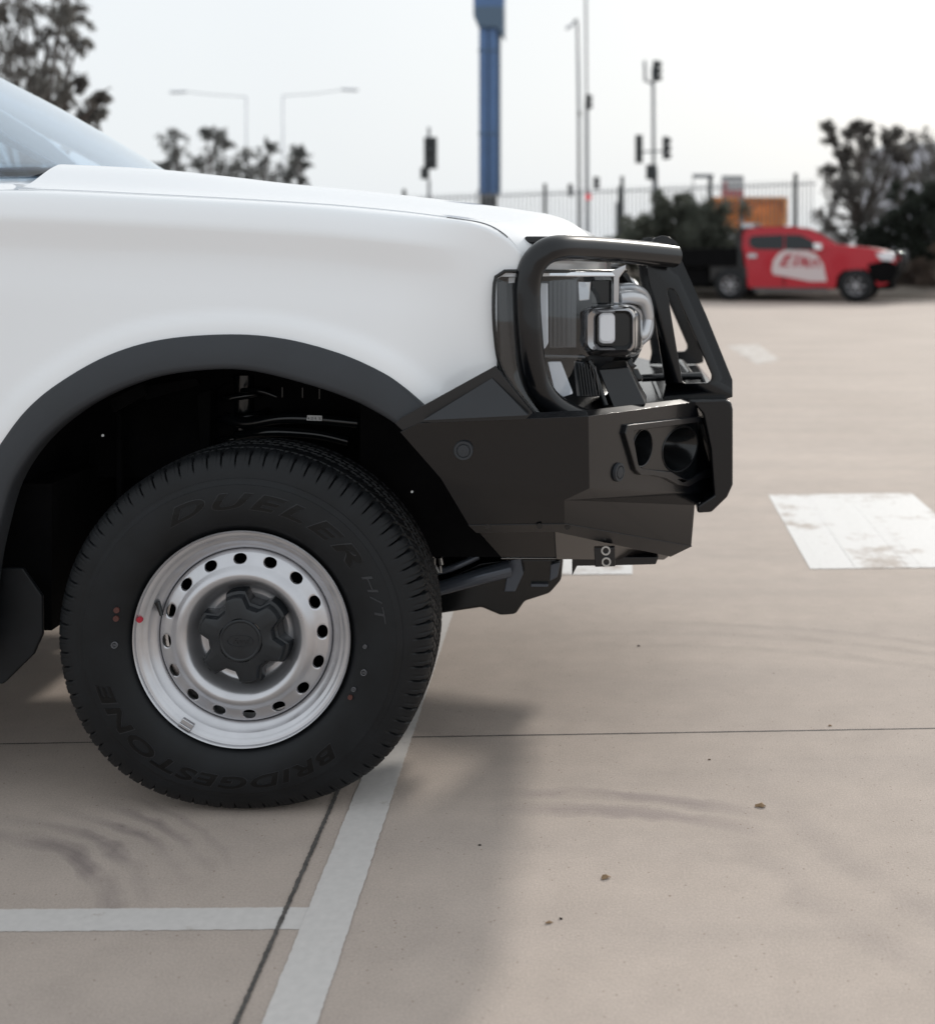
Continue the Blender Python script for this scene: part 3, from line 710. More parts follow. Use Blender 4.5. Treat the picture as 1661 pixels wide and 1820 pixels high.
# ------------------------------------------------------------------ bull bar
bar = empty('bull_bar', (0, YC, .6), car)
A = P(711, 768, 2.488); B = P(745, 752, 2.490); C = P(1045, 740, 2.540); Hh = P(783, 850, 2.508); I = P(1047, 868, 2.555); Gg = P(1003, 889, 2.585)
E = P(832, 932, 2.585); Ff = P(1003, 930, 2.634); J = P(1237, 714, 2.95); K = P(1266, 877, 2.96); L = P(1234, 898, 2.93); Mm = P(1228, 970, 2.93)
def on_plane(px, py, a, b, c):
    n = (b - a).cross(c - a); o_ = Vector((0, 0, H)); d = P(px, py, 1) - o_
    return o_ + d * ((a - o_).dot(n) / d.dot(n))
def c2(x, y): return (700 + x / 2.595, 700 + y / 2.595)
hole_px = [c2(*p) for p in ((1092, 168), (1240, 150), (1392, 128), (1410, 138), (1432, 235), (1450, 340), (1400, 362), (1365, 385), (1338, 396), (1300, 378), (1262, 356), (1180, 350), (1128, 342), (1110, 320), (1090, 210))]
rim_px = [c2(*p) for p in ((1060, 142), (1230, 122), (1398, 104), (1422, 115), (1445, 210), (1464, 358), (1452, 378), (1400, 394), (1345, 426), (1296, 418), (1240, 388), (1170, 374), (1120, 372), (1100, 350), (1050, 182))]
hole = [on_plane(*p, C, J, I) for p in hole_px]
bmv = MB()
bmv.add([A, B, C, I, Gg, Hh], [(0, 1, 2, 3, 4, 5)])
bmv.add([Hh, Gg, Ff, E], [(0, 1, 2, 3)])
K2 = on_plane(1266, 877, C, J, I)
fr = [C, J, K2, I]; tri = tessellate_polygon([fr, [h for h in hole]])
bmv.add(fr + hole, tri)
bmv.add([I, K2, L, Gg], [(0, 1, 2, 3)]); bmv.add([Gg, L, Mm, Ff], [(0, 1, 2, 3)])
# top pan
Bi = B + Vector((0.03, .02, .010)); Ci = C + Vector((-.005, .02, .010)); Ji = J + Vector((-.015, .02, .006))
bmv.add([B, C, J, Ji, Ci, Bi], [(0, 1, 4, 5), (1, 2, 3, 4)])
pan_in = [Vector((Bi.x + .28, 2.72, .80)), Vector((-.06, 2.78, .80)), Vector((.02, YC, .79)), Vector((Ji.x, YC, Ji.z))]
bmv.add([Bi, Ci, Ji] + [pan_in[3], pan_in[2], pan_in[1], pan_in[0]], [(0, 1, 5, 6), (1, 2, 3, 4, 5)])
bmv.mirror(YC)
body = bmv.build('bumper_wing', M['powder'], bar, solid=.006, bevel=.009, seg=4)
# light housing: frame, bowl, two cones
nrm = ((J - C).cross(K2 - C)).normalized()
if nrm.y > 0: nrm = -nrm
lh = MB(); rimp = [on_plane(*p, C, J, K2) for p in rim_px]
lh.prism([p + nrm * .009 for p in rimp], -nrm * .012, [[h + nrm * .009 for h in hole][::-1]])
lh.build('light_surround', M['powder2'], bar, bevel=.0035, seg=3)
bw = MB()
cen = sum(hole, Vector()) / len(hole)
r1 = [h + nrm * .005 for h in hole]; r2 = [cen + (h - cen) * .985 - nrm * .005 for h in hole]
bw.grid([r1, r2], closed=True)
ux = (J - C).normalized(); uz = nrm.cross(ux).normalized()
if uz.z < 0: uz = -uz
def cup(cx, cy, rx, rz, deep, rin, drop=0):
    c_ = on_plane(*c2(cx, cy), C, J, K2) - nrm * .005; rr_ = []
    for t_, dd in ((1.0, 0), (.97, .004), (.80, deep * .45), (.55, deep * .85), (rin, deep), (.02, deep)):
        rr_.append([c_ + ux * (rx * t_ * math.cos(a)) + uz * (rz * t_ * math.sin(a) * (1.0 if math.sin(a) > 0 else 1 + drop * t_)) - nrm * dd for a in [2 * math.pi * k / 40 for k in range(40)]])
    bw.grid(rr_, closed=True); return rr_[0]
h1 = cup(1153, 250, .044, .042, .075, .35); h2 = cup(1328, 250, .088, .050, .11, .3, .12)
bw.prism(r2, -nrm * .002, [h1[::-1], h2[::-1]])
bw.build('light_bowl', M['gloss'], bar, smooth=True, auto=40)
# lip rings of the cups
rg = MB(); rg.tube([*h1, h1[0]], .0022, 6, cap=False); rg.tube([*h2, h2[0]], .0022, 6, cap=False)
c_ = on_plane(*c2(1270, 255), C, J, K2) - nrm * .060; rg.bar(c_, c_ + ux * .07, .008, .008); rg.build('cup_ring', M['powder2'], bar, smooth=True, auto=40)
# parking sensors
def sensor(c_, u, v, n_, r_):
    s_ = MB(); rows = []
    for t_, h_ in ((1.0, -.002), (1.0, .004), (.93, .007), (.72, .007), (.68, .005), (.62, .005), (.58, .0075), (.3, .008), (.02, .008)):
        rows.append([c_ + u * (r_ * t_ * math.cos(a)) + v * (r_ * t_ * math.sin(a)) + n_ * h_ for a in [2 * math.pi * k / 32 for k in range(32)]])
    s_.grid(rows, closed=True); s_.build('parking_sensor', M['flare'], bar, smooth=True, auto=35)
nA = ((B - A).cross(C - A)).normalized(); nA = -nA if nA.y > 0 else nA
sensor(on_plane(823, 799, A, C, Hh), Vector((1, 0, 0)), Vector((0, 0, 1)), nA, .0205)
sensor(on_plane(1097, 839, C, J, K2), ux, uz, nrm, .0205)
# centre channel, whole width
cs_ = MB(); dC = 2.945
prof = [P(a, b, dC) for a, b in ((1166, 720), (1176, 712), (1288, 709), (1299, 715), (1302, 728), (1302, 862), (1292, 884), (1264, 911), (1238, 912), (1238, 899), (1268, 880), (1262, 800), (1248, 735), (1236, 722))]
cs_.prism(prof, (0, 2 * (YC - dC), 0)); cs_.build('centre_channel', M['powder'], bar, bevel=.006, seg=3)
# lower valance below the wing
vs = MB()
a, b, c_, d_ = P(831, 931, 2.588), P(1003, 929, 2.636), P(1229, 969, 2.935), P(1190, 988, 2.905)
e, f = P(846, 945, 2.615), P(984, 943, 2.655)
vs.add([a, b, c_, d_, f, e], [(0, 1, 4, 5), (1, 2, 3, 4)])
pv = MB(); e2, f2, d2 = P(843, 938, 2.64), P(984, 936, 2.675), P(1190, 984, 2.93)
g, h_, i_ = P(890, 991, 2.71), P(988, 991, 2.78), P(1180, 992, 2.96)
sv = MB(); sv.add([e2, f2, h_, g], [(0, 1, 2, 3)]); sv.pair('under_panel', M['powder'], bar, solid=.004, bevel=.002); pv.add([f2, d2, i_, h_], [(0, 1, 2, 3)])
pv.add([g, h_, i_, i_ + Vector((0, .3, 0)), h_ + Vector((0, .3, 0)), g + Vector((0, .3, 0))], [(0, 1, 4, 5), (1, 2, 3, 4)])
upm = mat('panel_gloss', (.012, .011, .011), .22, spec=.5); upm.node_tree.nodes['Principled BSDF'].inputs['IOR'].default_value = 2.3  # more reflective than the side part, so this facet reads as lit
pv.pair('under_panel', upm, bar, solid=.004, bevel=.002)
vs.pair('lower_valance', M['powder2'], bar, solid=.004, bevel=.003)
bl = MB()
for px, py, dd in ((866, 936, 2.604), (958, 935, 2.625), (1008, 937, 2.65), (1101, 953, 2.78), (1186, 970, 2.90)):
    q = P(px, py, dd - .008); bl = MB(); bl.tube([q, q + Vector((0, .012, 0))], .0062, 8)
    bl.build('bolt', M['gloss'], bar, smooth=True, auto=40)
tw = MB(); q = [P(x, y, 2.748) for x, y in ((1055, 974), (1092, 973), (1093, 1007), (1057, 1008))]; tw.prism(q, (0, .02, 0)); tw.build('tow_bracket', M['powder2'], bar, bevel=.002); tw = MB()
tw.prism([P(x, y, 2.88) for x, y in ((1016, 990), (1170, 990), (1165, 1003), (1093, 1005), (1025, 1006), (1016, 1024))], (0, .05, 0)); tw.build('tow_bracket', M['powder2'], bar, bevel=.002)
rn = MB()
for px, py in ((1076, 979), (1077, 999)):
    q = P(px, py, 2.742); rn = MB(); rn.prism(circ(q, .0105, 20), (0, .006, 0), [circ(q, .0068, 20)[::-1]])
    rn.build('washer', M['steel'], bar)
# gusset between flare and lamp
gs = MB(); gs.prism([P(a, b, 2.494) for a, b in ((702, 753), (712, 743), (879, 651), (890, 664), (946, 734), (934, 745), (745, 752), (716, 766))], (0, .02, 0)); gs.build('gusset', M['powder2'], bar, bevel=.002)
gs = MB(); a, b, c_ = P(752, 747, 2.470), P(874, 672, 2.490), P(938, 738, 2.470); gs.add([a, b, c_, a + Vector((0, .02, 0)), b + Vector((0, .0, 0)), c_ + Vector((0, .02, 0))], [(0, 1, 2), (3, 5, 4), (0, 2, 5, 3)]); gs.build('gusset', M['flare'], bar)
# hoop tubes, near and far
path = spline([P(1045, 752, 2.68), P(1008, 738, 2.655), P(976, 716, 2.63), P(955, 684, 2.615), P(945, 640, 2.605), P(940, 590, 2.60), P(937, 545, 2.60), P(937, 508, 2.60), P(944, 476, 2.60), P(962, 452, 2.605), P(990, 441, 2.63), P(1040, 442, 2.71), P(1110, 447, 2.83), P(1195, 455, 2.98)], 8)
for s in (1, -1):
    hp = MB(); hp.tube(path if s > 0 else [Vector((p.x, 2 * YC - p.y, p.z + .012)) for p in path], .0285, 28); hp.build('hoop_tube', M['powder'], bar, smooth=True, auto=60)
st = MB(); st.box(P(955, 427, 2.66), (.055, .035, .017)); st.pair('tube_stub', M['powder2'], bar, bevel=.005)
# uprights
def c1(x, y): return (700 + x / 2.595, 380 + y / 2.595)
upo = [c1(*p) for p in ((1238, 856), (1252, 790), (1166, 245), (1172, 160), (1184, 128), (1206, 108), (1236, 100), (1268, 106), (1294, 124), (1310, 156), (1322, 205), (1440, 470), (1560, 768), (1560, 846), (1524, 856))]
uph = [c1(*p) for p in ((1258, 352), (1272, 346), (1290, 352), (1300, 368), (1464, 744), (1462, 766), (1446, 780), (1344, 782), (1328, 772))]
dN = 2.985
for s in (1, -1):
    u_ = MB(); o_ = [P(*p, dN) for p in upo]; h0 = [P(*p, dN) for p in uph]
    if s < 0: o_ = [Vector((p.x, 2 * YC - p.y, p.z + .008)) for p in o_]; h0 = [Vector((p.x, 2 * YC - p.y, p.z + .008)) for p in h0]
    u_.prism(o_, (0, s * .010, 0), [h0[::-1]])
    # folded stiffening flange along the front and rear edge
    for i in (11, 10):
        p, q = o_[i], o_[i + 1]; 
        u_.add([p, q, q + Vector((0, s * .05, 0)), p + Vector((0, s * .05, 0)), p - Vector((.006, 0, 0)), q - Vector((.006, 0, 0)), q + Vector((-.006, s * .05, 0)), p + Vector((-.006, s * .05, 0))], [(0, 1, 2, 3), (4, 7, 6, 5), (3, 2, 6, 7), (0, 3, 7, 4), (1, 5, 6, 2)])
    p, q = o_[1], o_[2]; u_.add([p, q, q + Vector((0, s * .04, 0)), p + Vector((0, s * .04, 0)), p + Vector((.006, 0, 0)), q + Vector((.006, 0, 0)), q + Vector((.006, s * .04, 0)), p + Vector((.006, s * .04, 0))], [(0, 1, 2, 3), (4, 7, 6, 5), (3, 2, 6, 7), (0, 3, 7, 4), (1, 5, 6, 2)])
    u_.build('upright', M['powder'], bar, bevel=.0022)
jc = P(1182, 446, 2.975)
ring = MB(); ring.prism(circ(jc + Vector((0, -.004, 0)), .034, 36), (0, .02, 0)); ring.prism([Vector((p.x, 2 * YC - p.y, p.z + .008)) for p in circ(jc, .034, 36)], (0, .02, 0)); ring.build('tube_collar', M['powder2'], bar, smooth=True, auto=40)
ct = MB(); ct.tube([P(1172, 452, 2.985) , Vector((P(1172, 452, 2.985).x, 2 * YC - 2.985, P(1172, 452, 2.985).z + .008))], .028, 24); ct.build('cross_tube', M['powder'], bar, smooth=True, auto=50)
# small low rail on the pan between the uprights
lr = MB(); p0 = P(1225, 668, 3.25); p1 = Vector((p0.x, 3.62, p0.z)); lr.tube([p0, p1], .012, 12); lr.tube([P(1140, 672, 3.2), P(1245, 668, 3.2), P(1252, 690, 3.2)], .010, 12); lr.build('pan_rail', M['powder'], bar, smooth=True, auto=50)

# ------------------------------------------------------------------ head lamp
def lamp(mir):
    hl = empty('headlight', P(1000, 600, 2.75) if not mir else Vector((P(1000, 600, 2.75).x, 2 * YC - 2.75, .98)), car)
    def fin(mb, name, m, **k):
        if mir:
            for p in mb.v: p.y = 2 * YC - p.y
        return mb.build(name, m, hl, **k)
    # lens outline follows rows from top to bottom: (py, left px, left depth)
    LE = [(482, 897), (488, 884), (500, 879), (550, 877), (600, 880), (640, 886), (664, 896), (690, 913), (715, 934), (735, 950)]
    def lens(u, v, off=0.0):
        py = 482 + 253 * v; lx = sinterp(py, LE)
        rx = sinterp(py, [(482, 1112), (500, 1122), (530, 1140), (600, 1146), (640, 1130), (700, 1085), (735, 1060)])
        px = lx + (rx - lx) * u
        d = 2.588 + .32 * u ** 1.7 - .012 * math.sin(math.pi * v) * (1 - u) + .02 * v
        d += off
        return P(px, py, d)
    ge = MB(); ge.grid([[lens(i / 30, j / 24, -.004) for i in range(31)] for j in range(25)])
    fin(ge, 'lens', M['lens'], smooth=True)
    # dark gasket round the lens
    ed = [lens(0, j / 24) for j in range(25)]; ed = [lens(i / 20, 0) for i in range(20, 0, -1)] + ed + [lens(i / 20, 1) for i in range(1, 21)]
    gk = MB(); gk.tube([p + Vector((0, -.001, 0)) for p in ed], .0042, 8); fin(gk, 'gasket', M['gloss'], smooth=True)
    # housing shell behind
    hs = MB()
    hs.grid([[lens(i / 16, j / 10, .13 - .04 * (i / 16)) for i in range(17)] for j in range(11)])
    hs.grid([[lens(i / 16, 0, k * .1) for i in range(17)] for k in (0, 1)]); hs.grid([[lens(i / 16, 1, k * .1) for i in range(17)] for k in (0, 1)]); hs.grid([[lens(0, j / 10, k * .1) for j in range(11)] for k in (0, 1)])
    fin(hs, 'lamp_housing', M['lampdark'], smooth=True, auto=40)
    def slab(name, pts, d0, d1, th, m, bev=.003):
        mb = MB(); x0 = min(p[0] for p in pts); x1 = max(p[0] for p in pts)
        q = [P(a, b, d0 + (d1 - d0) * (a - x0) / (x1 - x0)) for a, b in pts]; mb.prism(q, (0, th, 0)); fin(mb, name, m, bevel=min(bev, th * .3))
    slab('side_blade', ((884, 500), (900, 497), (908, 610), (925, 690), (940, 716), (932, 716), (905, 680), (889, 640)), 2.635, 2.65, .006, M['gloss'])
    slab('side_reflector', ((906, 512), (911, 512), (912, 590), (920, 650), (914, 650), (908, 600)), 2.645, 2.65, .006, M['lampgrey'], .001)
    slab('light_guide_and_glint', ((958, 503), (973, 503), (974, 610), (968, 620), (960, 620)), 2.70, 2.70, .012, M['lampwhite'])
    slab('reflector_panel', ((976, 497), (1024, 495), (1024, 619), (976, 620)), 2.71, 2.73, .01, M['lampgrey'])
    slab('light_guide_and_glint', ((1026, 499), (1050, 500), (1047, 534), (1028, 536)), 2.735, 2.745, .012, M['silver'])
    slab('chrome_bezel', ((962, 481), (1088, 484), (1094, 492), (966, 492)), 2.66, 2.75, .02, M['chrome'])
    slab('chrome_bezel', ((1084, 484), (1098, 476), (1112, 470), (1112, 478), (1100, 494), (1099, 540), (1090, 540), (1090, 494)), 2.76, 2.79, .02, M['silver'])
    slab('dark_panel', ((1050, 498), (1086, 497), (1086, 540), (1050, 540)), 2.76, 2.78, .01, M['gloss'])
    slab('light_guide_and_glint', ((972, 643), (996, 642), (1018, 700), (1000, 706), (984, 694)), 2.70, 2.72, .02, M['lampwhite'])
    slab('reflector_panel', ((1018, 640), (1046, 645), (1064, 705), (1024, 706)), 2.73, 2.76, .02, M['lampgrey'])
    slab('chrome_bezel', ((966, 630), (1040, 632), (1040, 638), (966, 637)), 2.69, 2.72, .02, M['lampgrey'])
    for k in range(7):
        slab('reflector_rib', ((1027 + k * 5, 645 + k), (1028.5 + k * 5, 645 + k), (1036 + k * 5, 704), (1034.5 + k * 5, 704)), 2.725, 2.735, .004, M['lampgrey'], 0)
    for k in range(4):
        slab('reflector_rib', ((984 + k * 10, 500), (985.2 + k * 10, 500), (985.2 + k * 10, 617), (984 + k * 10, 617)), 2.705, 2.706, .003, M['lampdark'], 0)
    slab('light_guide_and_glint', ((930, 498), (934, 498), (934, 640), (930, 640)), 2.66, 2.66, .004, M['lampwhite'], .001)  # thin white strip painted in as the upright highlight on the lens
    # projector unit: rounded box with stepped chrome bezel and lens
    def rbox(cx, cy, w_, h_, d, dep, rc, n=6):
        pts = []
        for sx, sy, a0 in ((1, -1, -90), (1, 1, 0), (-1, 1, 90), (-1, -1, 180)):
            for k in range(n + 1):
                a = R(a0 + 90 * k / n); pts.append((cx + sx * (w_ / 2 - rc) + rc * math.cos(a), cy + sy * (h_ / 2 - rc) + rc * math.sin(a)))
        return [P(a, b, d + dep * 0) for a, b in pts]
    pb = MB(); rws = []
    for cx, cy, w_, h_, d, rc in ((1085, 588, 112, 92, 2.86, 20), (1080, 588, 110, 94, 2.78, 22), (1078, 588, 106, 92, 2.755, 22), (1079, 588, 100, 87, 2.742, 20)): rws.append(rbox(cx, cy, w_, h_, d, 0, rc))
    pb.grid(rws, closed=True); fin(pb, 'projector', M['silver'], smooth=True, auto=30)
    pb = MB(); rws = []
    for cx, cy, w_, h_, d, rc in ((1079, 588, 100, 87, 2.742, 20), (1082, 587, 88, 76, 2.728, 15), (1084, 587, 80, 70, 2.724, 13), (1087, 587, 66, 64, 2.732, 12), (1089, 586, 58, 58, 2.75, 11)): rws.append(rbox(cx, cy, w_, h_, d, 0, rc))
    pb.grid(rws, closed=True); fin(pb, 'projector_bezel', M['smoked'], smooth=True, auto=30)
    pl = MB(); q0 = rbox(1087, 585, 62, 62, 2.752, 0, 12); pl.add(q0, [tuple(range(len(q0)))]); fin(pl, 'projector_back', M['gloss'])
    pl = MB(); pl.grid([rbox(1078, 583, 30, 56, 2.748, 0, 9), rbox(1078, 583, 28, 54, 2.736, 0, 9), rbox(1077, 583, 22, 46, 2.732, 0, 8)], closed=True); pl.f.append(tuple(range(len(pl.v) - 28, len(pl.v)))); fin(pl, 'projector_lens', M['lampwhite'], smooth=True, auto=30)
    # C-shaped bright frame beyond the lamp
    cf = MB()
    for yy, rr_ in ((530, .016), (598, .014)):
        cf.tube(spline([P(1098, yy, 2.84), P(1120, yy - 2, 2.86), P(1142, yy + (6 if yy < 560 else -4), 2.90), P(1150, 566, 2.93)], 6), rr_, 14)
    cf.tube(spline([P(1098, 512, 2.90), P(1125, 512, 2.92), P(1146, 526, 2.96), P(1154, 560, 2.99), P(1150, 595, 2.98), P(1125, 615, 2.95)], 8), .011, 14)
    fin(cf, 'grille_frame', M['satin'], smooth=True)
    slab('grille_frame', ((1104, 512), (1130, 510), (1148, 528), (1152, 566), (1146, 600), (1120, 616), (1104, 616)), 2.98, 3.05, .05, M['lampdark'])
    return hl
lamp(False); lamp(True)
# nose structure and grille behind the lamps
ns = MB(); ns.prism([P(a, b, 2.93) for a, b in ((930, 486), (1106, 486), (1118, 505), (1138, 520), (1140, 610), (1110, 640), (1095, 720), (930, 740))], (0, 2 * (YC - 2.93), 0)); ns.build('grille', M['under'], car, bevel=.01)
# dark fog lamp block on the bar pan
fb = MB(); top_ = [P(a, b, dd) for a, b, dd in ((1062, 656, 2.76), (1078, 641, 2.84), (1112, 640, 2.86), (1116, 652, 2.78))]; bot_ = [P(a, b, dd) for a, b, dd in ((1090, 727, 2.74), (1100, 710, 2.86), (1150, 706, 2.88), (1148, 720, 2.76))]
fb.add(top_ + bot_, [(0, 1, 2, 3), (4, 7, 6, 5), (0, 4, 5, 1), (1, 5, 6, 2), (2, 6, 7, 3), (3, 7, 4, 0)]); fb.pair('indicator_lamp', M['powder2'], bar, bevel=.004)
fc = MB()
fc.tube([P(1112 + k * 2.6 + rnd.uniform(-4, 4), 638 + k * 5, 2.9) for k in range(9)], [.010 + .004 * (k % 2) for k in range(9)], 8)
fc.build('cable', M['gloss'], bar, smooth=True); fc = MB(); fc.tube(spline([P(1046, 640, 2.74), P(1058, 670, 2.74), P(1068, 700, 2.74), P(1076, 722, 2.74)], 5), .007, 10)
fc.build('hose', M['gloss'], bar, smooth=True)

# ------------------------------------------------------------------ red truck
TD = 29.0
def T(px, py, off=0.0):
    "point on the red truck's near side plane, off metres deeper"
    p = P(px, py, TD); return Vector((p.x, TD + off, p.z))
rt = empty('pickup_truck', (T(1410, 530).x, TD + .9, 0))
tag(rt, 'red pickup truck with black tray and white door graphic parked by the garden bed', 'pickup truck')
def tp(name, pts, m, off=0, th=1.8, bev=.03, **k):
    mb = MB(); mb.prism([T(a, b, off) for a, b in pts], (0, th, 0)); return mb.build(name, m, rt, bevel=bev, seg=3, **k)
tp('body', ((1318, 438), (1322, 446), (1325, 470), (1330, 512), (1485, 512), (1488, 492), (1500, 480), (1535, 478), (1552, 492), (1556, 508), (1572, 505), (1588, 470), (1584, 454), (1560, 444), (1540, 440), (1490, 435), (1440, 438)), M['red'], 0, 1.8)
mb = MB(); rws = []
for off, s, zz in ((.02, 0, 0), (.12, 5, 0), (.90, 6, 1), (1.68, 5, 0), (1.78, 0, 0)):
    rws.append([T(a + (cx - a) * 0 , b, off + (0 if b > 425 else .10 if off < .9 else -.10 if off > .9 else 0)) for a, b, cx in ((1318, 441, 0), (1319, 415, 0), (1324, 407 , 0), (1352, 402, 0), (1410, 402, 0), (1440, 407, 0), (1460, 417, 0), (1490, 436, 0))])
mb.grid(rws); mb.prism([T(a, b, .03 if b > 425 else .13) for a, b in ((1318, 441), (1319, 415), (1324, 407), (1352, 402), (1410, 402), (1440, 407), (1460, 417), (1490, 436))], (0, .02, 0)); mb.build('cab', M['red'], rt, smooth=True, auto=30)
def tw_(name, pts, m, off=-.01, th=.03): 
    mb = MB(); mb.prism([T(a, b, off + (0 if b > 428 else .06)) for a, b in pts], (0, th, 0)); return mb.build(name, m, rt)
tgl = mat('truck_glass', (.018, .022, .025), .08, spec=.35); 
tw_('side_window', ((1332, 425), (1338, 419), (1393, 417), (1394, 444), (1345, 443), (1334, 437)), tgl)
tw_('side_window', ((1397, 417), (1424, 418), (1444, 428), (1456, 441), (1455, 444), (1397, 444)), tgl)
mb = MB(); mb.grid([[T(a, b, off) for a, b in ((1443, 409), (1462, 418), (1490, 436))] for off in (.16, .9, 1.6)]); 
for p in mb.v: p.z += .03
mb.build('windscreen', mat('glare_glass', (.9, .92, .95), .08, spec=1, metal=.95), rt, smooth=True)  # near-white mirror colour stands in for sun glare on the glass
tp('mirror', ((1448, 432), (1462, 433), (1463, 444), (1450, 444)), M['white'], -.18, .15, .02)
tp('bumper', ((1540, 470), (1572, 462), (1590, 470), (1592, 482), (1580, 500), (1560, 502), (1545, 490)), M['under'], -.03, 1.86, .02)
mb = MB(); 
for o_ in (.15, .9, 1.65): mb.tube(spline([T(1574, 478, o_), T(1580, 455, o_), T(1592, 450, o_), T(1598, 464, o_), T(1592, 482, o_)], 5), .035, 8)
for zz in (452, 466): mb.tube([T(1590, zz, .15), T(1590, zz, 1.65)], .03, 8)
mb.build('bull_bar', M['powder'], rt, smooth=True)
mb = MB(); mb.prism([T(a, b, -.02) for a, b in ((1553, 451), (1576, 447), (1586, 452), (1584, 464), (1562, 462))], (0, .25, 0)); mb.build('headlight', mat('truck_lamp', (.75, .76, .8), .15, metal=.4), rt, bevel=.02)
tp('side_step', ((1338, 512), (1470, 510), (1470, 517), (1340, 519)), M['lampgrey'], .0, .15, .01)
tp('tray', ((1180, 443), (1312, 440), (1312, 474), (1180, 474)), M['under'], -.05, 1.9, .02)
tp('tray_frame', ((1311, 403), (1318, 403), (1322, 500), (1312, 500)), M['powder2'], .0, 1.8, .01)
tp('mudguard', ((1262, 474), (1330, 474), (1330, 498), (1322, 492), (1300, 478), (1276, 486), (1262, 505)), M['powder2'], .0, 1.8, .01)
tp('toolbox', ((1196, 476), (1258, 476), (1258, 508), (1196, 508)), M['under'], .1, 1.5, .02)
tp('light_bar', ((1315, 396), (1336, 396), (1336, 404), (1315, 404)), M['silver'], .3, 1.2, .02)
tp('chassis', ((1200, 500), (1580, 500), (1580, 514), (1200, 514)), M['under'], .35, 1.1, .02)
tp('wheel_liner', ((1490, 515), (1490, 488), (1505, 476), (1535, 475), (1552, 490), (1556, 515)), M['under'], .004, .3, .01)
dec = [(1373, 480), (1376, 463), (1386, 450), (1398, 444), (1438, 446), (1452, 452), (1464, 470), (1470, 500), (1440, 500), (1400, 492), (1376, 488)]
tw_('door_graphic', dec, mat('decal', (.62, .53, .53), .5), -.008, .01)
for pts in (((1388, 470), (1398, 452), (1412, 452), (1410, 457), (1402, 457), (1400, 461), (1408, 461), (1406, 465), (1398, 465), (1395, 470), (1404, 470), (1404, 474), (1388, 474)), ((1410, 474), (1418, 452), (1423, 452), (1416, 474)), ((1421, 474), (1427, 455), (1431, 455), (1434, 466), (1436, 458), (1440, 458), (1438, 476), (1433, 476), (1429, 465), (1426, 474)), ((1443, 476), (1444, 462), (1456, 462), (1458, 476), (1454, 476), (1453, 466), (1448, 466), (1447, 476))):
    tw_('door_graphic', pts, M['redm'], -.012, .006)
tw_('door_handle', ((1331, 451), (1347, 451), (1347, 458), (1331, 458)), M['silver'], -.04, .03)
tw_('body_seam', ((1392, 446), (1394, 446), (1396, 508), (1394, 508)), M['under'], -.006, .004)
def small_wheel(name, parent, c_, r_, wd, out=-1):
    wh = empty(name, c_, parent)
    t_ = MB(); rows = []
    for y, k in ((.0, .55), (.0, .86), (.03, .97), (.06, 1.0), (wd - .06, 1.0), (wd, .9), (wd, .5)):
        rows.append([c_ + Vector((r_ * k * math.cos(a), y, r_ * k * math.sin(a))) for a in [2 * math.pi * q / 40 for q in range(40)]])
    t_.grid(rows, closed=True); t_.build('tyre', M['rubber'], wh, smooth=True, auto=50)
    q_ = MB(); rows = []
    for y, k in ((.02, .58), (.05, .50), (.10, .45)): rows.append([c_ + Vector((r_ * k * math.cos(a), y, r_ * k * math.sin(a))) for a in [2 * math.pi * q / 32 for q in range(32)]])
    q_.grid(rows, closed=True)
    for s in range(6):
        a = 2 * math.pi * s / 6; q_.bar(c_ + Vector((0, .04, 0)), c_ + Vector((r_ * .5 * math.cos(a), .04, r_ * .5 * math.sin(a))), .06, .03)
    q_.prism(circ(c_ + Vector((0, .03, 0)), .06, 12), (0, .03, 0)); q_.build('rim', mat('dark_alloy', (.42, .42, .44), .4, metal=.6), wh)
    return wh
for px in (1520, 1299):
    c_ = T(px, 508, -.04); c_.z = .40; small_wheel('wheel', rt, c_, .40, .28)
    c_ = T(px, 508, 1.5); c_.z = .40; small_wheel('wheel', rt, c_, .40, .28)

rt.rotation_euler.z = R(-18); rt.scale = (1.01, 1, 1); rt.location.x += .25
# ------------------------------------------------------------------ background structures
pole_grey = mat('pole_grey', (.24, .25, .265), .5, metal=.3); dark_green = mat('signal_black', (.03, .034, .036), .5); pale = mat('galvanised_haze', (.66, .68, .72), .5)  # the palest tone has distance haze mixed into its colour
def ptube(mb, pts, d, r_, n=8): mb.tube([P(a, b, d) for a, b in pts], r_, n); return mb
BZ = 1.0
def base(px, d, z=BZ): p = P(px, 450, d); return Vector((p.x, d, z))
# blue pylon sign
pd = 38
py_ = empty('pylon_sign', base(867, pd)); tag(py_, 'tall blue pylon sign with a wide head on a dark base behind the fence', 'sign')
blue = mat('sign_blue', (.075, .15, .31), .4, noise=(1.2, .1)); blue2 = mat('sign_blue_dark', (.075, .125, .19), .4)
mb = MB()
for x0, x1 in ((851, 866), (869, 883)):
    a, b = P(x0, 40, pd), P(x1, 345, pd); mb.box(((a.x + b.x) / 2, pd + .2, (a.z + b.z) / 2), (b.x - a.x, .4, a.z - b.z))
mb.build('column', blue, py_, bevel=.02)
mb = MB(); a, b = P(862, -100, pd), P(888, 345, pd); mb.box(((a.x + b.x) / 2, pd + .25, (a.z + b.z) / 2), (b.x - a.x, .3, a.z - b.z)); 
for yy in (88, 236): a, b = P(850, yy, pd), P(885, yy + 3, pd); mb.box(((a.x + b.x) / 2, pd + .2, (a.z + b.z) / 2), (b.x - a.x + .02, .44, a.z - b.z))
mb.build('column_core', blue2, py_)
mb = MB(); mb.prism([P(a, b, pd - .1) for a, b in ((840, -160), (895, -160), (895, 68), (889, 60), (881, 48), (850, 48), (841, 28))], (0, .7, 0)); mb.build('sign_head', blue, py_, bevel=.05)
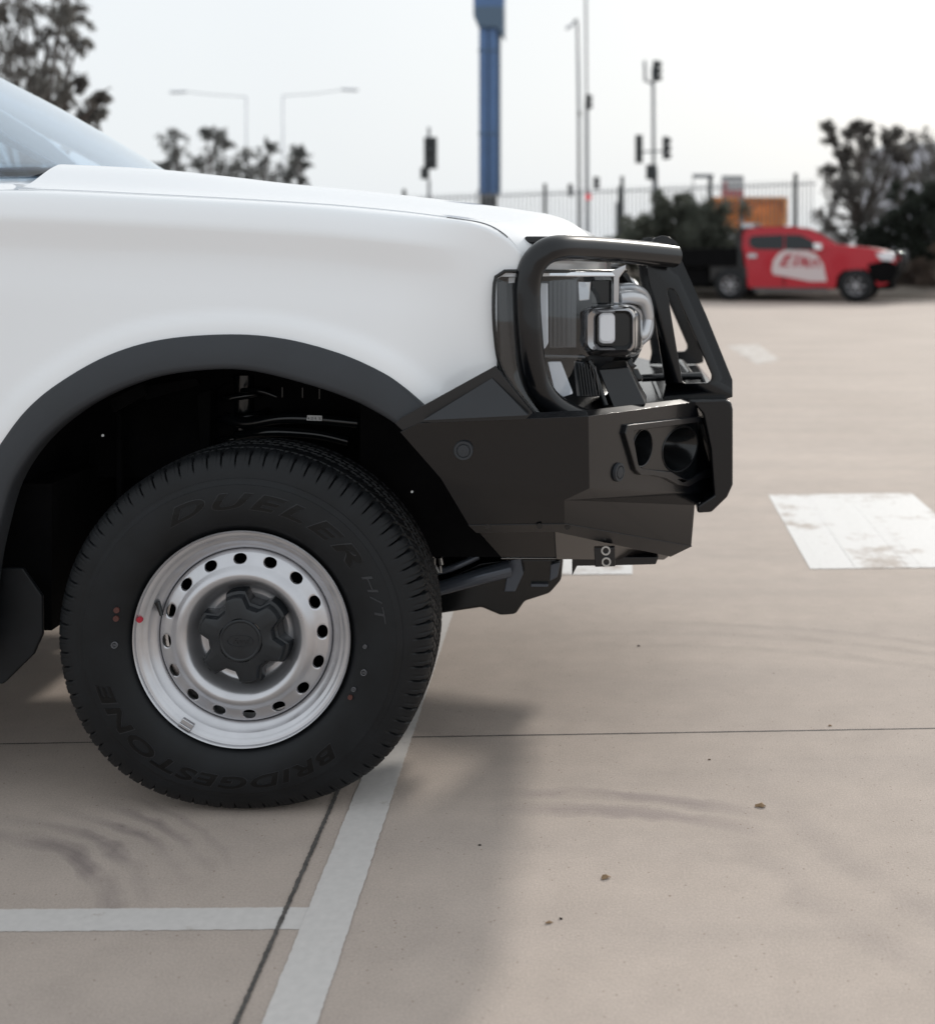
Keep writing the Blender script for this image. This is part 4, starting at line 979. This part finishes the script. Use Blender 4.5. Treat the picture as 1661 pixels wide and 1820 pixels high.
mb = MB(); mb.prism([P(a, b, pd - .12) for a, b in ((841, 10), (895, 10), (895, 68), (889, 60), (881, 49), (850, 49), (841, 28))], (0, .74, 0)); mb.build('head_trim', blue2, py_, bevel=.05)
mb = MB(); a = P(852, 345, pd); b = P(882, 345, pd); mb.box(((a.x + b.x) / 2, pd + .2, (a.z + BZ) / 2), (b.x - a.x, .4, a.z - BZ)); mb.build('sign_base', dark_green, py_)
mb = MB(); ptube(mb, [(848, 372), (848, 345), (850, 337), (856, 335)], pd - .2, .02); mb.build('conduit', pole_grey, py_)
# fence of thin pickets with thicker posts
fe = empty('fence', base(1080, 34)); tag(fe, 'black steel picket fence running along the bank behind the red truck', 'fence')
fd0, fd1 = 36.0, 33.0
def fpt(px, z):
    t_ = (px - 700) / 760; d = fd0 + (fd1 - fd0) * t_; return Vector(((px - PX) * d / F, d, z))
def ftop(px): 
    t_ = (px - 700) / 760; d = fd0 + (fd1 - fd0) * t_; return H + (450 - (348 - 30 * t_)) * d / F
mb = MB(); px = 716
while px < 1450:
    mb.bar(fpt(px, .8), fpt(px, ftop(px)), .022); px += 7.2
for off in (-.12, -1.7):
    mb.bar(fpt(716, ftop(716) + off), fpt(1450, ftop(1450) + off), .035)
mb.build('picket_panel', pole_grey, fe)
for px in (718, 968, 1105, 1261, 1413):
    mb = MB(); p = fpt(px, .8); q = fpt(px, ftop(px) + (.18 if px != 1105 else .3)); mb.bar(p, q, .10); mb.build('fence_post', dark_green, fe)
# traffic signals
def head(mb, px, py, w_, h_, d, vis=1, dep=.22):
    a, b = P(px - w_ / 2, py - h_ / 2, d), P(px + w_ / 2, py + h_ / 2, d)
    mb.box(((a.x + b.x) / 2, d, (a.z + b.z) / 2), (b.x - a.x, dep, a.z - b.z))
    for k in range(3):
        z = a.z + (b.z - a.z) * (k + .5) / 3; s = vis * (b.x - a.x) * .5
        mb.tube([Vector(((a.x + b.x) / 2, d - dep / 2, z)), Vector(((a.x + b.x) / 2 + s * 1.9, d - dep / 2, z - .03))], (a.z - b.z) / 7.5, 8)
def signal(name, label, poles, heads, d, grp='traffic signals at the intersection', extra=None):
    r_ = empty(name, base(poles[0][0][0], d)); tag(r_, label, 'traffic light', grp)
    mb = MB()
    for q, rad in [(p[:-1], p[-1]) if not isinstance(p[-1], tuple) else (p, .07) for p in poles]:
        ptube(mb, q, d, rad)
    mb.build('pole', pole_grey, r_, smooth=True, auto=60)
    for h_ in heads:
        mb = MB(); head(mb, *h_[:4], d - .15, h_[4]); mb.build('signal_head', dark_green, r_, bevel=.02)
    return r_
s1 = signal('traffic_light', 'traffic signal pole with three black heads and an antenna left of the red truck', [[(1160, 120), (1161, 300), .06], [(1163, 300), (1164, 470), .10], [(1158, 150), (1166, 135), .04], [(1140, 270), (1184, 268), .03]], [(1165, 126, 11, 36, 1), (1135, 265, 13, 50, 0), (1182, 263, 10, 40, 1)], 42)
mb = MB(); ptube(mb, [(1145, 108), (1146, 145)], 42, .05); ptube(mb, [(1146, 142), (1160, 150)], 42, .04); mb.build('antenna', pole_grey, s1)
mb = MB(); a = P(1157, 306, 41.8); mb.box(a, (.36, .3, .5)); mb.build('control_box', dark_green, s1, bevel=.02)
s2 = signal('traffic_light', 'slim tall signal mast with one head high up and a red lamp near its foot', [[(1040, -60), (1042, 180), .04], [(1042, 180), (1043, 470), .07]], [(1044, 181, 9, 26, 1), (1058, 325, 8, 22, 1)], 44)
mb = MB(); a = P(1045, 350, 43.7); mb.tube([a, a + Vector((0, -.06, 0))], .12, 12); mb.build('red_lamp', mat('lamp_red', (.5, .02, .03), .4, emit=(1, .03, .05, .35)), s2)
s3 = signal('traffic_light', 'low signal head with a wide rectangular backing board left of the blue sign', [[(762, 320), (762, 470), .05], [(762, 226), (762, 246), .05]], [(765, 272, 22, 56, 0)], 40)
mb = MB(); a = P(755, 308, 39.8); mb.box(a, (.26, .25, .38)); mb.build('control_box', dark_green, s3, bevel=.02)
s4 = empty('lamp_post', base(1027, 46)); tag(s4, 'tall thin lamp post with a short bent arm beside the signal mast', 'street light')
mb = MB(); ptube(mb, [(1029, 470), (1028, 200), (1026, 40)], 46, .06); ptube(mb, [(1026, 34), (1018, 40)], 46, .05); mb.build('pole', pole_grey, s4, smooth=True)
mb = MB(); a = P(1012, 47, 46); mb.box(a, (.35, .2, .10), Matrix.Rotation(R(-32), 3, 'Y')); mb.build('lamp_head', pale, s4, bevel=.02)
mb = MB(); head(mb, 1013, 338, 8, 22, 45.8, 0); head(mb, 1029, 202, 6, 8, 45.8, 0); mb.build('signal_head', dark_green, s4, bevel=.02)
for px, x1, y0, y1, lab in ((438, 303, 172, 163, 'pale street lamp whose long arm reaches to the left'), (503, 636, 170, 159, 'pale street lamp whose long arm reaches to the right')):
    d = 75; r_ = empty('street_lamp', base(px, d)); tag(r_, lab, 'street light', 'street lamps above the bonnet')
    mb = MB(); ptube(mb, [(px, 470), (px, y0)], d, .06); mb.build('pole', pale, r_, smooth=True)
    mb = MB(); sg_ = 1 if x1 > px else -1; ptube(mb, [(px, y0), (px + sg_ * 60, y0 - 4), (x1 - sg_ * 25, y1)], d, .03); mb.build('arm', pale, r_, smooth=True)
    mb = MB(); ptube(mb, [(x1 - sg_ * 28, y1), (x1, y1 + 1)], d, .09); mb.build('lamp_head', pale, r_, smooth=True)
# dark gantry post beside the orange container
g_ = empty('gantry', base(1262, 40)); tag(g_, 'dark right angled gantry post left of the white sign', 'post')
mb = MB(); mb.bar(P(1262, 312, 40), base(1262, 40), .12); mb.bar(P(1230, 313, 40), P(1267, 313, 40), .13); mb.bar(P(1231, 313, 40), base(1231, 40), .03); mb.build('gantry_frame', pole_grey, g_)
g_ = empty('bollard', base(1101, 38)); tag(g_, 'dark post with a widened foot between the signal mast and the bush', 'post')
mb = MB(); mb.bar(P(1101, 330, 38), P(1101, 360, 38), .10); mb.bar(P(1101, 360, 38), P(1101, 455, 38), .26); mb.build('post', dark_green, g_)
g_ = empty('bollard', base(548, 40)); tag(g_, 'short dark post end showing above the bonnet right of the grey green trees', 'post'); mb = MB(); mb.bar(P(548, 327, 40), base(548, 40), .12); mb.build('post', dark_green, g_)
# orange container with corrugated side
oc = empty('container', base(1340, 44)); tag(oc, 'orange corrugated skip bin beyond the fence above the red truck', 'skip bin')
org = mat('orange_steel', (.78, .31, .075), .6, noise=(2, .25)); mb = MB(); a, b = P(1262, 352, 44), P(1394, 398, 44); n = 26
rws = []
for zz in (a.z, b.z - .05, b.z - .3): rws.append([Vector((a.x + (b.x - a.x) * i / (2 * n), 44 + (.07 if (i // 1) % 2 else 0), zz)) for i in range(2 * n + 1)])
mb.grid(rws); mb.box(((a.x + b.x) / 2, 44.9, (a.z + b.z) / 2), (b.x - a.x - .06, 1.6, a.z - b.z - .04)); mb.build('bin_wall', org, oc)
mb = MB(); mb.bar(P(1262, 353, 43.95), P(1396, 353, 43.95), .12); mb.bar(P(1395, 352, 43.95), P(1395, 400, 43.95), .12); mb.bar(P(1395, 372, 43.9), P(1390, 400, 43.9), .1); mb.build('bin_rail', org, oc)
wsn = empty('sign_board', base(1301, 43)); tag(wsn, 'small white sign board with a red lower band above the orange skip bin', 'sign')
mb = MB(); a, b = P(1281, 317, 43), P(1321, 346, 43); mb.box(((a.x + b.x) / 2, 43, (a.z + b.z) / 2), (b.x - a.x, .08, a.z - b.z)); mb.build('board', mat('board_white', (.62, .62, .62), .6), wsn)
mb = MB(); a, b = P(1281, 338, 42.94), P(1321, 350, 42.94); mb.box(((a.x + b.x) / 2, 42.94, (a.z + b.z) / 2), (b.x - a.x, .03, a.z - b.z)); a, b = P(1284, 324, 42.94), P(1292, 338, 42.94); mb.box(((a.x + b.x) / 2, 42.94, (a.z + b.z) / 2), (b.x - a.x, .03, a.z - b.z)); mb.build('red_band', mat('faded_red', (.5, .16, .16), .6), wsn)
mb = MB(); mb.bar(P(1285, 350, 43), base(1285, 43), .08); mb.bar(P(1317, 350, 43), base(1317, 43), .08); mb.bar(P(1282, 315, 43), P(1320, 315, 43), .1); mb.build('sign_frame', pole_grey, wsn)
# pale building behind the right-hand trees
bd = empty('building', base(1680, 60)); tag(bd, 'pale grey building wall half hidden by the trees at the right edge', 'building')
mb = MB(); a, b = P(1585, 262, 60), P(2100, 470, 60); mb.box(((a.x + b.x) / 2, 64, (a.z + 1) / 2), (b.x - a.x, 8, a.z - 1)); mb.build('wall', mat('pale_wall', (.55, .55, .60), .7, noise=(.5, .05)), bd)
mb = MB(); mb.box(((a.x + b.x) / 2, 64, a.z + .1), (b.x - a.x + .4, 8.4, .2)); mb.build('roof', pale, bd)
mb = MB()
for k in range(5): mb.box((a.x + 2.2 + k * 2.6, 59.98, a.z - 2.2), (1.5, .06, 1.2))
mb.build('window', M['dglass'], bd)

# ------------------------------------------------------------------ trees and bushes
def leaf_mat(name, c, c2):
    m = mat(name, c, .75, spec=.2, noise=(1.3, .3, c2)); t = m.node_tree; b = t.nodes['Principled BSDF']
    tr = t.nodes.new('ShaderNodeBsdfTranslucent'); mxs = t.nodes.new('ShaderNodeMixShader'); mxs.inputs[0].default_value = .4
    src = b.inputs['Base Color'].links[0].from_socket; t.links.new(src, tr.inputs[0]); o_ = t.nodes['Material Output']
    t.links.new(b.outputs[0], mxs.inputs[1]); t.links.new(tr.outputs[0], mxs.inputs[2]); t.links.new(mxs.outputs[0], o_.inputs[0]); return m
eu = leaf_mat('gum_leaf', (.22, .215, .20), (.13, .12, .112)); eu2 = leaf_mat('bush_leaf', (.15, .16, .13), (.09, .098, .08)); eu3 = leaf_mat('dark_leaf', (.055, .066, .052), (.03, .036, .03)); bark = mat('bark', (.085, .07, .062), .85, noise=(6, .3)); dry = leaf_mat('dry_leaf', (.15, .115, .092), (.09, .068, .056))
far_leaf = leaf_mat('far_leaf', (.24, .245, .235), (.16, .165, .16))  # leaf colour lightened to stand in for distance haze
def leaves(mb, c_, r_, n, size, rg, droop=.5, el=(1, 1, 1)):
    for _ in range(n):
        while True:
            q = Vector((rg.uniform(-1, 1), rg.uniform(-1, 1), rg.uniform(-1, 1)))
            if q.length < 1: break
        p = c_ + Vector((q.x * r_ * el[0], q.y * r_ * el[1], q.z * r_ * el[2]))
        d = Vector((rg.gauss(0, .5), rg.gauss(0, .5), rg.gauss(-droop, .45))).normalized(); s_ = d.cross(Vector((rg.gauss(0, 1), rg.gauss(0, 1), rg.gauss(0, 1)))).normalized()
        L_ = size * rg.uniform(.6, 1.4); W_ = L_ * .16
        b = len(mb.v); mb.v += [p, p + d * L_ * .5 + s_ * W_, p + d * L_, p + d * L_ * .5 - s_ * W_]; mb.f.append((b, b + 1, b + 2, b + 3))
def tree(label, foot, clumps, lm_, leaf, n_per, rg, droop=.5, name='tree', cat='tree', group=None, thick=.08, el=(1, 1, 1)):
    r_ = empty(name, foot); tag(r_, label, cat, group)
    tm = MB(); top_z = max(c[0].z for c in clumps); cx = sum((c[0] for c in clumps), Vector()) / len(clumps)
    fork = foot.lerp(Vector((cx.x, cx.y, cx.z)), .45)
    tm.tube(spline([foot, foot.lerp(fork, .5) + Vector((rg.uniform(-.1, .1), 0, 0)), fork], 4), [thick * (1 - .4 * k / 8) for k in range(9)], 8)
    for c_, rad in clumps:
        mid = fork.lerp(c_, .55) + Vector((rg.uniform(-.15, .15), rg.uniform(-.15, .15), .12 * rad))
        pts = spline([fork, mid, c_, c_ + Vector((rg.uniform(-.2, .2), 0, rad * .6))], 4)
        tm.tube(pts, [thick * .5 * (1 - .85 * k / (len(pts) - 1)) for k in range(len(pts))], 5)
    tm.build('trunk', bark, r_, smooth=True)
    lm2 = MB()
    for c_, rad in clumps:
        if name == 'bush':
            for _ in range(11):
                o_ = Vector((rg.gauss(0, .6), rg.gauss(0, .6), rg.gauss(0, .6))) * rad
                leaves(lm2, c_ + o_, rad * rg.uniform(.2, .5), int(n_per * .8 / 11), leaf, rg, droop, el)
        else:                                   # sprays of leaves along thin twigs
            ns_ = 9
            for _ in range(ns_):
                d_ = Vector((rg.gauss(0, 1), rg.gauss(0, 1), rg.gauss(.35 if droop < 0 else -.1, .8))).normalized() * rad * rg.uniform(.7, 1.5)
                st_ = c_ + Vector((rg.gauss(0, .35), rg.gauss(0, .35), rg.gauss(0, .35))) * rad
                for k in range(7):
                    t_ = k / 6; q_ = st_ + d_ * t_ + Vector((0, 0, (-.35 if droop > 0 else .3) * rad * t_ * t_))
                    leaves(lm2, q_, rad * .20 * (1 - .45 * t_), max(3, int(n_per * 1.1 / (ns_ * 7))), leaf * .8, rg, droop, (.8, .8, 1.6))
    lm2.build('crown', lm_, r_)
    return r_
rg = random.Random(3)
def cl(lst, d, spread=.8): return [(P(a, b, d + rg.uniform(-spread, spread)), r_ * d / F) for a, b, r_ in lst]
# left gum
L1 = [(10, 20, 34), (60, 10, 34), (110, 25, 34), (140, 70, 22), (85, 70, 38), (30, 80, 32), (95, 125, 30), (60, 140, 30), (20, 150, 36), (115, 160, 22), (130, 20, 20), (75, 165, 26), (110, 190, 20), (150, 205, 20), (176, 190, 20), (185, 165, 12), (145, 140, 14), (150, 225, 14), (90, 195, 18), (-30, 60, 50), (-40, 140, 50), (-60, -30, 60), (40, -40, 50), (110, -30, 34), (-40, 220, 50), (20, 210, 36)]
tree('tall drooping gum tree at the top left behind the windscreen', Vector((P(20, 450, 22).x, 22, 0)), cl(L1, 22), eu, .13, 620, rg, .9, thick=.07, el=(.8, .8, 1.2))
for pts, lab in (([(312, 235, 15), (308, 268, 18), (318, 292, 22), (298, 290, 14), (275, 293, 8)], 'leftmost and thinnest of the small gum trees above the bonnet'),
    ([(385, 235, 14), (398, 252, 16), (378, 275, 22), (400, 295, 24), (352, 285, 16), (366, 230, 8), (392, 318, 20)], 'second small gum tree from the left, with a pointed top'),
    ([(435, 280, 20), (450, 300, 24), (425, 300, 18), (478, 255, 12), (470, 285, 20), (490, 300, 22), (480, 320, 20), (498, 325, 16), (440, 318, 20)], 'widest small gum tree behind the two street lamps'),
    ([(527, 272, 14), (535, 268, 10), (520, 285, 12), (515, 305, 10), (540, 290, 6), (538, 315, 6)], 'rightmost wispy gum tree beside the right street lamp')):
    d = 40; tree(lab, Vector((P(pts[2][0], 450, d).x, d, .9)), cl(pts, d, .5), far_leaf, .20, 260, rg, .8, group='small gum trees above the bonnet', thick=.09)
R1 = [(1472, 232, 12), (1480, 255, 12), (1498, 280, 16), (1510, 240, 12), (1520, 225, 10), (1540, 260, 16), (1535, 235, 10), (1575, 250, 14), (1592, 240, 10), (1590, 270, 16), (1560, 290, 24), (1530, 300, 28), (1500, 320, 28), (1470, 305, 12), (1478, 345, 26), (1510, 350, 34), (1550, 340, 34), (1590, 320, 28), (1480, 380, 30), (1510, 395, 36), (1550, 385, 36), (1470, 410, 24), (1500, 430, 30), (1590, 360, 28), (1600, 285, 16), (1540, 425, 30)]
d = 36; tree('large grey green tree with feathery upright branch tips behind the red truck', Vector((P(1525, 450, d).x, d, .8)), cl(R1, d), eu, .17, 560, rg, -.3, thick=.12)
R2 = [(1625, 250, 18), (1650, 245, 22), (1680, 260, 30), (1610, 270, 14), (1660, 280, 22), (1640, 300, 18), (1650, 335, 20), (1700, 320, 40), (1620, 310, 14)]
d = 38; tree('thin gum tree at the right edge in front of the pale building', Vector((P(1690, 450, d).x, d, .9)), cl(R2, d), eu, .17, 330, rg, .6, thick=.10)
def bush(label, d, lst, lm_, leaf, n, foot_z=.6, group=None):
    tree(label, Vector((P(lst[0][0], 450, d).x, d, foot_z)), cl(lst, d, .5), lm_, leaf, n, rg, -.2, name='bush', cat='bush', group=group, thick=.05)
bush('broad rounded green bush left of the red truck', 33, [(1225, 405, 34), (1160, 405, 34), (1250, 415, 36), (1190, 440, 44), (1145, 425, 34), (1200, 420, 46), (1150, 420, 40), (1120, 435, 26), (1240, 405, 34), (1275, 425, 34), (1210, 390, 30), (1170, 395, 26), (1290, 440, 26), (1140, 450, 34), (1200, 455, 34), (1255, 455, 34), (1230, 385, 22), (1185, 378, 16), (1100, 445, 20), (1130, 480, 30), (1180, 485, 36), (1240, 485, 34), (1290, 480, 28), (1270, 395, 18)], eu2, .15, 2200)
bush('dense dark bush at the right edge behind the red truck', 33, [(1600, 400, 34), (1640, 385, 36), (1580, 430, 34), (1630, 430, 36), (1670, 420, 40), (1560, 445, 24), (1610, 375, 26), (1655, 355, 24), (1690, 390, 40), (1720, 440, 40), (1645, 455, 30)], eu3, .15, 1800)
bush('dry brown scrub on the bank in front of the red truck', 32, [(1615, 480, 22), (1640, 475, 24), (1660, 485, 26), (1600, 500, 16), (1630, 502, 22), (1655, 505, 22), (1690, 490, 30), (1740, 490, 34)], dry, .11, 700, .2)
bush('low dry scrub behind the black tray of the red truck', 32, [(1100, 500, 30), (1060, 495, 34), (1140, 505, 24), (1180, 505, 22), (1220, 500, 22), (1020, 500, 34)], dry, .11, 500, .2)

# ------------------------------------------------------------------ small litter on the concrete
twig = mat('twig', (.13, .085, .055), .8); dleaf = mat('fallen_leaf', (.25, .16, .085), .7)
def bit(px, py, s, m, lab, nm='leaf', cat='leaf'):
    c_ = G(px, py, .0008); mb = MB(); n = 9; pts = []
    for k in range(n):
        a = 2 * math.pi * k / n; rr_ = s * rnd.uniform(.5, 1.1); pts.append(c_ + Vector((rr_ * math.cos(a), rr_ * .7 * math.sin(a), rnd.uniform(0, .35) * s)))
    mb.add([c_ + Vector((0, 0, s * .5)), *pts], [(0, k + 1, (k + 1) % n + 1) for k in range(n)]); o_ = mb.build(nm, m, solid=.001); tag(o_, lab, cat, 'litter scattered on the concrete')
bit(1352, 1433, .014, dleaf, 'largest curled brown leaf on the concrete at the right'); bit(1076, 1560, .013, dleaf, 'brown leaf on the concrete below the tyre scuffs'); bit(1134, 1148, .006, M['under'], 'small black crumb on the concrete under the bar')
bit(975, 1640, .007, dleaf, 'brown leaf fragment left of the black crumb near the bottom'); bit(996, 1633, .004, M['under'], 'tiny black crumb beside a leaf fragment near the bottom'); bit(1475, 1290, .006, dleaf, 'tiny brown fragment lying on the thin joint line'); bit(1260, 1350, .004, twig, 'tiny twig just below the thin joint line'); bit(852, 1502, .004, M['under'], 'tiny dark speck in the shade right of the white line')
for o in bpy.data.objects:
    if o.type == 'MESH' and o.name.startswith('t.'): bpy.data.objects.remove(o)
